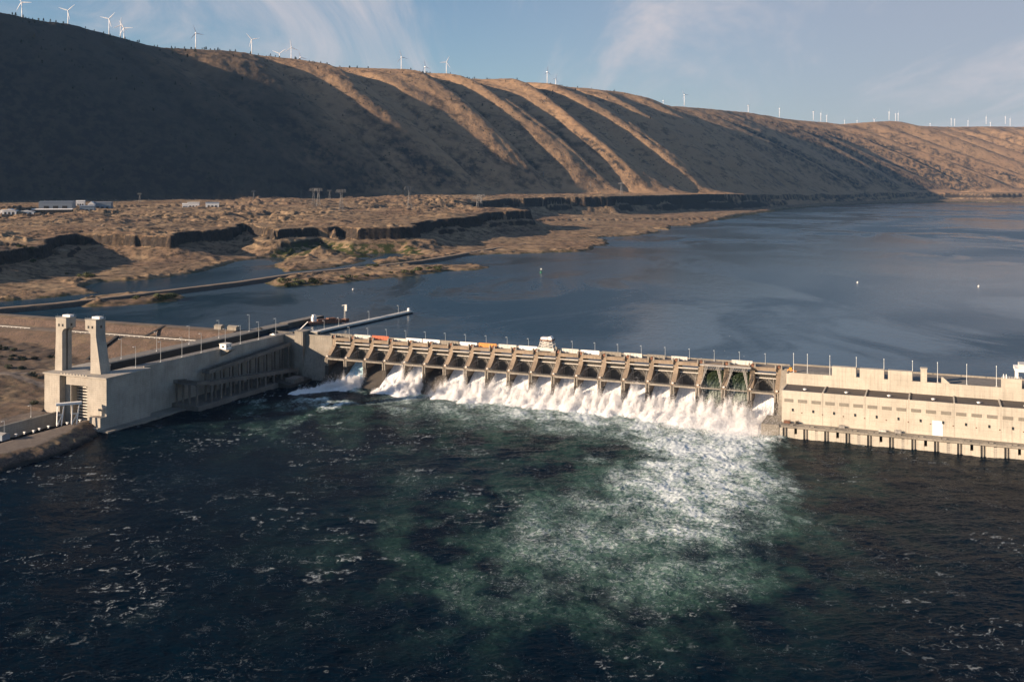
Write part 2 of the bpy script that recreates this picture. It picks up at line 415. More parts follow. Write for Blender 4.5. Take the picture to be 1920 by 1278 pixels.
def terrain(x, y):
    warp = 10 * fbm(x / 90, y / 90, 4, 41)
    sd = sdf_poly(x, y, shore)
    for I in isles: sd = np.maximum(sd, np.minimum(sdf_poly(x, y, I), 60) * 0.7 + 4)
    far = np.clip(y / 3000, 0.5, 2.5)
    sd = sd + warp * 0.55
    low = POOL + np.clip(sd * 0.3, -8, 3.2) + 0.012 * np.clip(sd - 20, 0, 2600) + np.clip(sd / 20, 0, 1) * (1.3 * fbm(x / 35, y / 35, 4, 51) + 2.2 * fbm(x / 140, y / 140, 3, 52))
    rockshore = sstep(0, 12, sd) * (1 - sstep(20, 70, sd)) * np.clip(ridged(x / 60, y / 60, 3, 77) - 0.62, 0, 1) * 14
    low = low + rockshore
    wn = np.interp(y, [3800, 5000], [1.0, 0.3]); sp = sdf_poly(x, y, edge) + wn * (26 * fbm(x / 170, y / 170, 3, 61) + 9 * (ridged(x / 55, y / 55, 3, 62) - 0.7) + 5 * fbm(x / 18, y / 18, 2, 63))
    sp0 = sdf_poly(x, y, edge)
    sp = np.minimum(sp, sd - 40)
    zp = zplat(y)
    scab = ridged(x / 150, y / 190, 5, 71) - 0.72
    near = sstep(0, 60, sp) * (1 - sstep(700, 1700, sp)) * (1 - sstep(3800, 5200, y))
    near = near * (0.4 + 0.8 * sstep(-0.25, 0.35, fbm(x / 520, y / 620, 3, 74)))
    L = fbm(x / 290 + 0.25 * fbm(x / 60, y / 60, 3, 75), y / 300, 5, 73) * 3.4
    fr = L - np.floor(L); step = np.floor(L) + sstep(0.62, 0.80, fr) + 0.18 * fr
    zp = zp + near * (4.6 * step + 5.5 * scab) - 5 * (1 - sstep(40, 300, sp)) + 2.0 * scab
    zp = zp + near * 8 * np.clip(ridged(x / 62, y / 80, 3, 79) - 0.86, 0, 0.3)
    tw = np.interp(y, [4000, 5000], [120, 60]); cl = 0.46 * sstep(-1, -0.07, sp / tw) ** 1.3 + 0.54 * sstep(-9, 1, sp)
    # a second, lower ledge in places
    led = sstep(0.1, 0.3, fbm(x / 300, y / 300, 2, 81)) * 0.16 * sstep(-42, -34, sp) * (1 - sstep(-14, -9, sp))
    z = low + (zp - low) * np.clip(cl + led, 0, 1.05)
    base = np.maximum(z, low)
    h, x01, s, t = hill_height(x, y, base, sd)
    k = 12.0
    d = np.clip((h - base) / k, -30, 30)
    zz = base + k * np.log1p(np.exp(d)) * (x01 < 1.9)
    zz = np.where(d > 25, h, zz)
    return zz, sd, sp, h - base

def build_terrain():
    us = np.r_[np.arange(-900, -40, 24), np.arange(-40, 1960, 2.5), np.arange(1960, 2700, 24)]
    ys = [1060.0]
    while ys[-1] < 22000:
        y = ys[-1]
        ys.append(y + (6 if y < 2700 else 9 if y < 3600 else 13 if y < 6500 else 18 if y < 9500 else 45))
    ys = np.array(ys)
    U, Y = np.meshgrid(us, ys); X = (U - 960) / FOC * Y
    Z, sd, sp, hm = terrain(X, Y)
    cellh = 0.25 * (hm[:-1, :-1] + hm[1:, :-1] + hm[:-1, 1:] + hm[1:, 1:])
    wet = np.maximum(np.maximum(Z[:-1, :-1], Z[1:, :-1]), np.maximum(Z[:-1, 1:], Z[1:, 1:])) > POOL - 5
    # which way the ground tips, for the cover
    green = np.exp(-np.clip(sd, 0, None) / 4.0) * (Z > POOL - 0.5)
    o = grid_mesh('riverbank', X, Y, Z, mat_ground('dry_scabland', False), mask=(cellh <= 0) & wet, attrs={'green': green})
    tag(o, kind='structure')
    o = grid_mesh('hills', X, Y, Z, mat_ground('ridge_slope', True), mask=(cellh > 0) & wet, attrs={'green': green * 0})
    tag(o, kind='structure')
    return us, ys, Z

def mat_ground(name, hill):
    m, nt, b = new_mat(name); g = NT(nt)
    p = g.pos()
    nz = g.n('ShaderNodeSeparateXYZ', i_0=g.n('ShaderNodeNewGeometry').outputs['Normal']).outputs[2]
    a = g.noise(p, 0.0035, 6, 0.62); c = g.noise(p, 0.03, 6, 0.65); d = g.noise(p, 0.18, 4, 0.6)
    dry = g.mix(g.ramp(c, 0.3, 0.7), (0.27, 0.195, 0.125), (0.19, 0.135, 0.088))
    dry = g.mix(g.ramp(a, 0.42, 0.62), dry, (0.215, 0.145, 0.095))
    rock = g.mix(g.ramp(d, 0.3, 0.7), (0.028, 0.025, 0.023), (0.058, 0.046, 0.038))
    if hill:
        scrub = g.math('MULTIPLY', g.ramp(g.noise(p, 0.012, 7, 0.7), 0.5, 0.66), 0.65)
        dry = g.mix(0.55, dry, (0.46, 0.29, 0.165))
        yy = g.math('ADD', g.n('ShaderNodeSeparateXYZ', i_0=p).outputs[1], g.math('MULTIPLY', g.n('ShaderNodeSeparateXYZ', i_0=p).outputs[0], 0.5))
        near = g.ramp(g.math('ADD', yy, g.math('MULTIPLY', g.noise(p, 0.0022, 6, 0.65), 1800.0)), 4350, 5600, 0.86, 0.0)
        dry = g.mix(near, dry, (0.032, 0.036, 0.036))  # dark scrub cover, also painting the shade of the left hill deeper
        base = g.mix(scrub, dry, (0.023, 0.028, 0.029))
        streak = g.ramp(g.noise(p, 0.006, 8, 0.75, 1.2), 0.5, 0.7, 0, 0.5)
        base = g.mix(streak, base, (0.042, 0.042, 0.039))
        rk = g.math('MULTIPLY', g.ramp(nz, 0.80, 0.66), g.ramp(c, 0.4, 0.6, 0.3, 1.0))
        base = g.mix(rk, base, (0.036, 0.035, 0.035))
        vor = g.n('ShaderNodeTexVoronoi', i_Vector=p, i_Scale=0.035); dots = g.ramp(vor.outputs[0], 0.20, 0.12)
        dots = g.math('MULTIPLY', dots, g.ramp(g.noise(p, 0.004, 4, 0.6), 0.46, 0.6))
        base = g.mix(dots, base, (0.03, 0.034, 0.022))
        bmp = g.bump(g.noise(p, 0.05, 7, 0.7), 0.7, 7.0)
    else:
        scrub = g.math('MULTIPLY', g.ramp(g.noise(p, 0.06, 7, 0.75), 0.495, 0.58), 0.82)
        base = g.mix(scrub, dry, (0.045, 0.039, 0.03)); base = g.mix(g.ramp(g.noise(p, 0.011, 6, 0.7), 0.5, 0.66, 0, 0.75), base, (0.34, 0.25, 0.155))
        rk = g.math('MAXIMUM', g.ramp(nz, 0.86, 0.72), g.math('MULTIPLY', g.ramp(g.noise(p, 0.02, 7, 0.7), 0.54, 0.63), 0.75))
        base = g.mix(rk, base, rock)
        at = g.n('ShaderNodeAttribute', attribute_name='green').outputs['Fac']
        base = g.mix(g.math('MULTIPLY', at, g.ramp(g.noise(p, 0.06, 5, 0.6), 0.38, 0.55)), base, (0.04, 0.05, 0.018))
        bmp = g.bump(g.noise(p, 0.16, 6, 0.7), 0.55, 2.0)
    g.put(b.inputs['Base Color'], base); b.inputs['Roughness'].default_value = 0.95
    b.inputs['Specular IOR Level'].default_value = 0.1
    g.put(b.inputs['Normal'], bmp)
    return m

TU, TYS, TZ = build_terrain()
def ground_z(x, y):
    z, _, _, _ = terrain(np.array([[x]], float), np.array([[y]], float)); return float(z[0, 0])

# ------------------------------------------------------------------ railway causeway across the bay
def causeway():
    px = [(-420, 618), (-150, 592), (0, 577), (104, 568), (221, 554.5), (312, 544), (450, 527.5), (554, 512), (710, 497.5), (788, 488), (850, 478), (893, 470), (945, 462), (985, 456)]
    pts = [np.array(plan(u, v, POOL + 5.0)) for u, v in px]
    dense = []
    for i in range(len(pts) - 1):
        for k in range(14): dense.append(pts[i] + (pts[i + 1] - pts[i]) * k / 14)
    P = np.array(dense); T = np.gradient(P, axis=0); T /= np.linalg.norm(T, axis=1)[:, None]
    N = np.stack([T[:, 1], -T[:, 0]], 1)
    prof = [(-15, -3.5), (-11, 0.5), (-6.5, 4.2), (-4.2, 5.0), (4.2, 5.0), (6.5, 4.2), (11, 0.5), (15, -3.5)]
    X = np.zeros((len(P), len(prof))); Y = X.copy(); Z = X.copy()
    for j, (o, h) in enumerate(prof):
        jit = 1.2 * fbm(P[:, 0] / 14 + j * 3, P[:, 1] / 14, 3, 91 + j) * (abs(o) > 6)
        X[:, j] = P[:, 0] + N[:, 0] * (o + jit); Y[:, j] = P[:, 1] + N[:, 1] * (o + jit); Z[:, j] = POOL + h + 0.3 * jit
    m, nt, b = new_mat('causeway_ballast'); g = NT(nt); p = g.pos()
    nz = g.n('ShaderNodeSeparateXYZ', i_0=g.n('ShaderNodeNewGeometry').outputs['True Normal']).outputs[2]
    base = g.mix(g.ramp(nz, 0.93, 0.98), g.mix(g.ramp(g.noise(p, 0.5, 5, 0.7), 0.35, 0.65), (0.05, 0.042, 0.036), (0.11, 0.085, 0.065)), (0.25, 0.185, 0.125))
    g.put(b.inputs['Base Color'], base); b.inputs['Roughness'].default_value = 0.95
    g.put(b.inputs['Normal'], g.bump(g.noise(p, 0.6, 5, 0.7), 0.8, 0.8))
    tag(grid_mesh('causeway', X, Y, Z, m, smooth=False), kind='structure')
causeway()

# ------------------------------------------------------------------ near ground left of the lock, and the earth embankment
BANK_EDGE_B = [-700, -420, -340, -311, -280, -255, -229, -212]
BANK_EDGE_A = [-44, -40, -34, -31, -24, -31, -41, -47]
def near_ground():
    a = np.r_[np.arange(-900, -420, 12), np.arange(-420, -12, 1.6)]; b = np.r_[np.arange(-760, -430, 10), np.arange(-430, 44, 1.6)]
    A, B = np.meshgrid(a, b)
    X = P0[0] + A * EX[0] + B * NX[0]; Y = P0[1] + A * EX[1] + B * NX[1]
    n1 = fbm(A / 60, B / 60, 4, 101); n2 = fbm(A / 9, B / 9, 4, 102)
    g = 9 + 5 * fbm(A / 120, B / 120, 3, 103) + 0.05 * np.clip(-110 - A, 0, 400) + 1.2 * n1 + 0.7 * n2
    g += 5 * np.clip(ridged(A / 70, B / 45, 3, 104) - 0.7, 0, 1)
    # embankment with a berm road
    r = 9.5
    prof = np.interp(B + 1.2 * n2 * 0.6, [-78, -30, -24, -14, -6, -1, 9, 14, 40], [8, 28.5, 29.6, 29.8, 35.2, 36.6, 36.6, 34.5, 22])
    Z = np.maximum(g * sstep(12, -40, B) + 0, np.where(B > -80, prof, -99))
    Z = np.where(B > 10, prof, Z)
    # ground falls to the retaining wall beside the lock approach
    Z = np.where((A > -104) & (B > -214), np.minimum(Z, -4), Z)
    Z = np.where((A <= -104) & (A > -112), Z, Z)
    low = (B <= -214)
    ch = low & (A > -91.5) & (A < -64)                       # lock approach channel
    strip_edge = np.interp(B, BANK_EDGE_B, BANK_EDGE_A)
    wob = 3.2 * n1 + 2.0 * n2
    sdp = strip_edge + wob - A                               # + on the strip, falling to the river
    rocks = np.clip(ridged(A / 7, B / 6, 3, 107) - 0.6, 0, 1) * 3.2 * sstep(-9, -2, sdp) * (1 - sstep(9, 13, sdp))
    strip = rocks + np.interp(sdp, [-10, -1, 3, 9, 15, 40], [-6, -1.2, 1.8, 4.6, 6.0, 6.2]) + 0.5 * n2 * (sdp < 14)
    Z = np.where(low & (A >= -64), strip, Z)
    Z = np.where(low & (A < -91.5), np.minimum(Z, 8.2 + 0.6 * n2 + 0.02 * (-91 - A)), Z)
    Z = np.where(ch, -5.0, Z)
    Z = np.where(~low & (A > -104), -5.0, Z)
    keep = Z > -4.9
    cell = keep[:-1, :-1] | keep[1:, 1:] | keep[1:, :-1] | keep[:-1, 1:]
    m, nt, bs = new_mat('brown_bank'); q = NT(nt); p = q.pos()
    nz = q.n('ShaderNodeSeparateXYZ', i_0=q.n('ShaderNodeNewGeometry').outputs['Normal']).outputs[2]
    soil = q.mix(q.ramp(q.noise(p, 0.07, 6, 0.65), 0.35, 0.65), (0.125, 0.082, 0.052), (0.075, 0.052, 0.036))
    soil = q.mix(q.ramp(q.noise(p, 0.022, 5, 0.65), 0.5, 0.64), soil, (0.19, 0.135, 0.08))
    brush = q.math('MULTIPLY', q.ramp(q.noise(p, 0.2, 7, 0.78), 0.52, 0.59), 0.85)
    soil = q.mix(brush, soil, (0.055, 0.047, 0.03))
    rip = q.mix(q.ramp(q.noise(p, 0.75, 4, 0.8), 0.4, 0.62), (0.065, 0.045, 0.036), (0.17, 0.115, 0.085))
    soil = q.mix(q.ramp(nz, 0.955, 0.88), soil, rip)
    at = q.n('ShaderNodeAttribute', attribute_name='road').outputs['Fac']
    soil = q.mix(at, soil, q.mix(q.ramp(q.noise(p, 0.3, 4, 0.6), 0.35, 0.65), (0.17, 0.14, 0.115), (0.12, 0.10, 0.085)))
    wet = q.ramp(q.n('ShaderNodeSeparateXYZ', i_0=p).outputs[2], 0.4, 2.6, 1.0, 0.0)
    soil = q.mix(wet, soil, (0.02, 0.017, 0.014))
    q.put(bs.inputs['Base Color'], soil); bs.inputs['Roughness'].default_value = 0.95
    q.put(bs.inputs['Normal'], q.bump(q.noise(p, 0.7, 6, 0.75), 0.9, 0.7))
    road = sstep(-29, -27.5, B) * sstep(-14.5, -16, B) * (A < -106) * 0.8
    road = np.maximum(road, sstep(-2, -1, B) * sstep(9, 8, B) * (A < -106) * 0.7)
    dl = np.abs((B + 105) - 0.42 * (A + 104)); road = np.maximum(road, sstep(5.5, 3.5, dl) * (A < -106))
    dl = np.abs((B + 150) - 0.2 * (A + 104) - 14 * np.sin(A / 50)); road = np.maximum(road, sstep(4.5, 2.8, dl) * (A < -106))
    road = np.maximum(road, low * (A > -64) * sstep(14, 17, sdp) * 0.9)
    road = np.maximum(road, low * (A < -93) * (A > -110) * 0.8)
    o = grid_mesh('riverbank', X, Y, Z, m, mask=cell, attrs={'road': road})
    tag(o, kind='structure'); o.name = 'embankment'
    return a, b, Z
NGA, NGB, NGZ = near_ground()
# ================================================================== dam complex, all laid out in metres along the dam axes (a, b, z)
def on_b(u, v, b):                       # where a sight line meets the vertical plane at offset b
    d = np.array([(u - 960) / FOC, 1.0, -(v - VH) / FOC]); t = (b + P0 @ NX) / (d[:2] @ NX)
    p = np.array([0, 0, CAMZ]) + t * d; q = p[:2] - P0
    return float(q @ EX), float(p[2])
def on_z(u, v, z):
    x, y = plan(u, v, z); q = np.array([x, y]) - P0
    return float(q @ EX), float(q @ NX)

NB = 20
OPEN = {1: 0.85, 3: 0.9, 4: 1.0, 6: 0.95, 7: 1, 8: 1, 9: 1, 10: 1, 11: 1, 12: 1, 13: 1, 14: 1, 15: 1, 16: 1, 17: 1.0, 18: 1.0, 19: 0.8}
WEIR = (17, 18)

def spillway():
    R = dthing('spillway_dam', 'long tan concrete spillway dam with curved piers and steel gates beside the powerhouse', 'dam', 0, 0)
    MB().prism_x(-1, 379.5, [(13, -9), (13, 15.2), (6, 16.4), (2, 15.8), (-4, 12.0), (-10, 7.4), (-16, 3.0), (-24, -0.6), (-34, -2.5), (-34, -9)]).build('weir', M['wetconc'], R)
    d = MB().box(-38, 384, 8.0, 14.0, 33.6, 36.9)
    d.build('roadway', M['roadway'], R)
    # deck beam in front of each bay
    for i in range(NB):
        a0, a1 = S * i + 1.81, S * (i + 1) - 1.81
        MB().box(a0, a1, -1.4, 8.0, 34.6, 37.0).box(a0, a1, -1.7, -1.402, 36.5, 37.25).build('deck_beam', M['pier'], R)
    c = MB()
    for i in range(NB):
        if i in WEIR: c.box(S * i + 1.9, S * (i + 1) - 1.9, -11.6, -11.0, 20.4, 21.1)
        else: c.box(S * i + 1.6, S * (i + 1) - 1.6, -12.3, -10.6, 19.9, 21.2)
    c.build('catwalk', M['concrete'], R)
    r = MB()
    for i in range(NB):
        for z in (21.7, 22.25): r.bar((S * i + 1.6, -12.2, z), (S * (i + 1) - 1.6, -12.2, z), 0.05)
        for k in range(7): r.bar((S * i + 2 + k * 2.48, -12.2, 21.2), (S * i + 2 + k * 2.48, -12.2, 22.3), 0.05)
    r.build('handrail', M['steel'], R)
    for i in range(NB + 1):
        a = S * i
        prof = [(13.5, -9), (13.5, 36.85), (0.2, 36.85), (0, 36.5), (0, 31.2), (-0.7, 29.7), (-2.4, 27.9), (-6.5, 24.4), (-10.2, 21.7), (-11.2, 21.1), (-11.4, 20.3), (-11.4, 15.0), (13.5, 15.0)]
        prof = prof[1:]
        p = MB().prism_x(a - 1.8, a + 1.8, prof).build('pier', M['pier'], R)
        MB().prism_x(a - 1.75, a + 1.75, [(13.4, -9), (13.4, 14.998), (-11.38, 14.998), (-11.7, 9), (-12.2, 2), (-12.2, -9)]).build('pier_shaft', M['wetconc'], p)
        for sg in (-1, 1):
            q = MB().hexa([(a + sg * 2.1 - 0.55, -1.9, 36.5), (a + sg * 2.1 + 0.55, -1.9, 36.5), (a + sg * 2.1 + 0.55, 0.6, 36.5), (a + sg * 2.1 - 0.55, 0.6, 36.5),
                           (a + sg * 2.1 - 0.45, -1.2, 39.3), (a + sg * 2.1 + 0.45, -1.2, 39.3), (a + sg * 2.1 + 0.45, 0.5, 39.3), (a + sg * 2.1 - 0.45, 0.5, 39.3)])
            q.build('pier_post', M['concrete'], p)
            b = MB().box(a + sg * 0.95 - 0.45, a + sg * 0.95 + 0.45, -12.5, -11.41, 14.6, 20.9).box(a + sg * 0.95 - 0.6, a + sg * 0.95 + 0.6, -12.7, -11.41, 18.0, 18.8)
            b.build('bracket', M['concrete'], p)
        MB().box(a - 1.2, a + 1.2, -0.6, 3.0, 36.86, 38.3).box(a - 0.6, a + 0.7, 0, 2, 38.31, 39.0).build('hoist', M['rust'], p)
        MB().box(a - 0.7, a + 0.7, -11.0, -9.6, 21.9, 23.0).build('bearing', M['gate_white'], p)
    for i in range(NB):
        if i in WEIR: continue
        c0 = S * (i + 0.5); hw = 7.5; Rr = 16.0
        lift = 3.0 if i in OPEN else 0.0
        an = np.radians(np.linspace(-20 + lift * 2.5, 50, 13))
        b_ = -10 + Rr * np.cos(an); z_ = 21 + Rr * np.sin(an)
        g = MB(); o = 0
        for k in range(len(an) - 1):
            ins = [(-10 + (Rr - 0.3) * math.cos(an[k + e]), 21 + (Rr - 0.3) * math.sin(an[k + e])) for e in (0, 1)]
            g.hexa([(c0 - hw, ins[0][0], ins[0][1]), (c0 + hw, ins[0][0], ins[0][1]), (c0 + hw, b_[k], z_[k]), (c0 - hw, b_[k], z_[k]),
                    (c0 - hw, ins[1][0], ins[1][1]), (c0 + hw, ins[1][0], ins[1][1]), (c0 + hw, b_[k + 1], z_[k + 1]), (c0 - hw, b_[k + 1], z_[k + 1])])
        for k in range(9):
            x = c0 - hw + 0.8 + k * (2 * hw - 1.6) / 8
            for z0, z1 in ((-14, 28), (31, 47)):
                A0, A1 = math.radians(z0), math.radians(z1)
                g.bar((x, -10 + 15.5 * math.cos(A0), 21 + 15.5 * math.sin(A0)), (x, -10 + 15.5 * math.cos(A1), 21 + 15.5 * math.sin(A1)), 0.2)
        G = g.build('spillway_gate', M['gate'], R)
        for deg in (49, 30.5):
            A = math.radians(deg); bb, zz = -10 + 15.2 * math.cos(A), 21 + 15.2 * math.sin(A)
            MB().box(c0 - hw, c0 + hw, bb - 0.9, bb + 0.5, zz - 0.25, zz + 0.35).build('girder', M['gate_white'], G)
        for sg in (-1, 1):
            t = (c0 + sg * 7.0, -9.8, 21.9); w = MB(); x = c0 + sg * 5.4
            A, B_ = math.radians(29), math.radians(-8)
            up = (x, -10 + 14.6 * math.cos(A), 21 + 14.6 * math.sin(A)); dn = (x, -10 + 15 * math.cos(B_), 21 + 15 * math.sin(B_))
            w.bar(t, up, 0.34); w.bar(t, dn, 0.34)
            md = tuple((up[k] + dn[k]) / 2 for k in range(3)); w.bar(t, md, 0.3)
            L = lambda p, q, f: tuple(p[k] + (q[k] - p[k]) * f for k in range(3))
            for f in (0.35, 0.55, 0.75, 0.95):
                w.bar(L(t, up, f), L(t, dn, f), 0.17); w.bar(L(t, up, f), L(t, md, min(1, f + 0.18)), 0.15); w.bar(L(t, dn, f), L(t, md, min(1, f + 0.18)), 0.15)
            far = (c0 + sg * 1.5, up[1], up[2]); w.bar(L(t, up, 0.55), far, 0.15); w.bar(L(t, dn, 0.6), (c0 + sg * 1.5, dn[1], dn[2]), 0.15)
            w.build('gate_arm', M['steel'], G)
    # two bays fitted with overflow weirs under a steel frame
    for i in WEIR:
        c0 = S * (i + 0.5); f = MB()
        f.box(c0 - S / 2 + 0.2, c0 + S / 2 - 0.2, -5.2, -1.72, 36.0, 36.9)
        for sg in (-1, 1):
            foot = (c0 + sg * 7.6, -10.2, 21.6)
            for off in (0, 1.3):
                f.bar((c0 + sg * (4.4 - off), -4.8, 36), (foot[0], foot[1], foot[2] + off * 0.5), 0.3); f.bar((c0 + sg * (5.6 - off), -2.0, 36), (foot[0] - sg * 0.4, -7.5, 23.6), 0.26)
            for k in range(5):
                t0 = k / 5; p = [c0 + sg * (4.4 + 3.2 * t0), -4.8 - 5.4 * t0, 36 - 14.4 * t0]
                f.bar(p, (p[0] - sg * 1.0, p[1] + 1.2, p[2] - 2.6), 0.16)
        for k in range(8):
            x0 = c0 - 7 + k * 1.75
            f.bar((x0, -4.8, 35.9), (x0 + 0.9, -4.6, 33.6), 0.16); f.bar((x0 + 0.9, -4.6, 33.6), (x0 + 1.75, -4.8, 35.9), 0.16)
        f.bar((c0 - 7, -4.6, 33.5), (c0 + 7, -4.6, 33.5), 0.24)
        f.build('weir_frame', M['steel'], R)
        MB().prism_x(c0 - 7.1, c0 + 7.1, [(7, 10), (7, 27.5), (4, 28.4), (1, 27.2), (-4, 20), (-9.5, 10), (-9.5, 4), (7, 4)]).build('weir_block', M['wetconc'], R)
    # abutment toward the lock, pilaster, wall toward the powerhouse
    MB().prism_x(-29.4, -1.81, [(8, -9), (8, 37.2), (-0.2, 37.2), (-0.2, 30), (-3, 14), (-6, 0), (-6, -9)]).box(-29.3, -2, -0.6, 0.2, 37.2, 38.2).build('abutment', M['concrete'], R)
    MB().box(-38.0, -29.5, -4.5, 9, -9, 40.4).box(-38.4, -29.1, -4.9, 9.2, 40.4, 41.0).build('pilaster', M['concrete'], R)
    MB().box(-51.9, -38.1, -1.0, 9, -9, 36.6).build('abutment', M['concrete'], R)
    MB().prism_x(379.9, 385.2, [(13, -9), (13, 37.2), (0.0, 37.2), (-3, 33), (-9, 26.5), (-12.5, 20), (-17, 12.5), (-23, 8.3), (-51.2, 7.9), (-51.2, -9)]).build('training_wall', M['concrete'], R)
    MB().box(-28, 384, 13.3, 13.7, 36.9, 38.0).build('parapet', M['concrete'], R)
spillway()

PANELS = [(632, 661, 'concrete', 3.0), (665, 695, 'pale', 3.2), (698, 729, 'red', 3.4), (739, 761, 'pale', 2.2), (761.8, 791, 'white', 3.2), (793, 825, 'white', 3.2), (826.5, 860, 'louver', 3.2),
          (862.5, 894.5, 'white', 3.0), (898, 931, 'orange', 3.2), (935, 968.5, 'pale', 3.2), (973, 1007.7, 'white', 3.2), (1051, 1085, 'pale', 3.2), (1089, 1124, 'white', 3.1), (1129, 1165, 'louver', 3.1),
          (1170, 1204, 'pale', 3.1), (1214, 1247, 'louver', 3.1), (1259, 1289, 'pale', 3.0), (1372, 1411, 'pale', 3.2)]
def panels():
    words = {'concrete': 'cream', 'pale': 'pale grey', 'red': 'red', 'white': 'white', 'louver': 'tan', 'orange': 'orange'}
    cnt = {}
    tot = {}
    for p in PANELS: tot[p[2]] = tot.get(p[2], 0) + 1
    for u0, u1, mt, h in PANELS:
        b = 4.5; a0, _ = on_b(u0, 640, b); a1, _ = on_b(u1, 640, b)
        k = cnt.get(mt, 0); cnt[mt] = k + 1
        w = words[mt]
        lab = f'{w} stoplog panel standing on the spillway deck' if tot[mt] == 1 else f'{ordinal(k)} {w} stoplog panel from the lock along the spillway deck'
        r = dthing('stoplog_panel', lab, 'panel', (a0 + a1) / 2, b, 37.0, 'stoplog panels stored on the spillway deck')
        L = (a1 - a0) / 2
        MB().box(-L, L, -0.35, 0.35, 0.004, h).build('panel_plate', M[mt], r)
        q = MB()
        for k2 in range(7): q.box(-L + k2 * (2 * L - 0.3) / 6, -L + 0.3 + k2 * (2 * L - 0.3) / 6, -0.5, -0.351, 0.004, h - 0.05)
        q.box(-L, L, -0.52, -0.502, h - 0.35, h).build('rib', M[mt], r)
panels()

def lamp_proto(name, label, h, group, arm=1.6):
    r = thing(name, label, 'lamp post', (0, 0, 0), -TH, group)
    MB().tube((0, 0, 0), (0, 0, h), 0.16, 0.09, 6).box(-0.35, 0.35, -0.35, 0.35, 0, 0.5).build('pole', M['galv'], r)
    MB().box(-0.25, 0.25, -arm, 0.0, h - 0.1, h + 0.08).box(-0.4, 0.4, -arm - 0.7, -arm + 0.1, h - 0.2, h + 0.1).build('lamp_head', M['galv'], r)
    return r
g1 = 'lamp posts along the spillway deck'
L1 = lamp_proto('lamp_post', 'first lamp post from the lock along the spillway deck', 8.2, g1)
for i in range(NB):
    o = L1 if i == 0 else copy_tree(L1, (0, 0, 0), -TH, f'{ordinal(i)} lamp post from the lock along the spillway deck')
    o.location = D(S * (i + 0.5) - 2, 12.6, 36.9)

def gantry():
    R = dthing('gantry_crane', 'pale steel lattice gantry crane standing on the spillway deck', 'crane', 197.5, 3.5, 37.0)
    m = MB()
    for a in (-7.4, 5.0):
        m.box(a - 0.6, a + 2.6, -4.2, 4.2, 0.004, 1.3)
    m.build('bogie', M['steel'], R)
    l = MB()
    for y in (-3.6, 3.6):
        for x0, x1 in ((-6.8, -4.6), (6.6, 4.6), (0, 0)):
            l.bar((x0, y, 1.3), (x1, y * 0.75, 9.2), 0.45)
        for k in range(4):
            z0, z1 = 1.3 + k * 2, 3.3 + k * 2
            f0, f1 = (z0 - 1.3) / 8, (z1 - 1.3) / 8
            xa, xb = -6.8 + 2.2 * f0, -6.8 + 2.2 * f1; ya, yb = y * (1 - 0.25 * f0), y * (1 - 0.25 * f1)
            l.bar((xa, ya, z0), (-xa, ya, z0), 0.35); l.bar((xa, ya, z0), (0, yb, z1), 0.28); l.bar((0, ya, z0), (-xb, yb, z1), 0.28); l.bar((0, ya, z0), (xb, yb, z1), 0.28)
    for x in (-6.8, 6.6, 0):
        for z in (1.5, 5, 9): l.bar((x * (1 - 0.04 * z), -3.4, z), (x * (1 - 0.04 * z), 3.4, z), 0.3)
    l.build('leg_truss', M['pale'], R)
    MB().box(-7.2, 6.8, -3.9, -3.5, 1.0, 3.4).build('side_panel', M['pale'], R)
    MB().box(-5.4, 5.2, -3.4, 3.4, 8.9, 9.7).build('platform', M['rust'], R)
    h = MB(); h.box(-4.8, 0.6, -2.6, 2.6, 9.702, 11.4)
    prof = [(0.9, 9.702)] + [(2.6 + 1.7 * math.cos(math.pi - k * math.pi / 10), 10.6 + 1.7 * math.sin(k * math.pi / 10)) for k in range(11)] + [(4.3, 9.702)]
    h.prism_y(-2.4, 2.4, prof).build('machinery_house', M['white'], R)
    MB().box(7.2, 8.9, -2.5, -0.5, 0.004, 4.4).build('cab', M['louver'], R)
gantry()

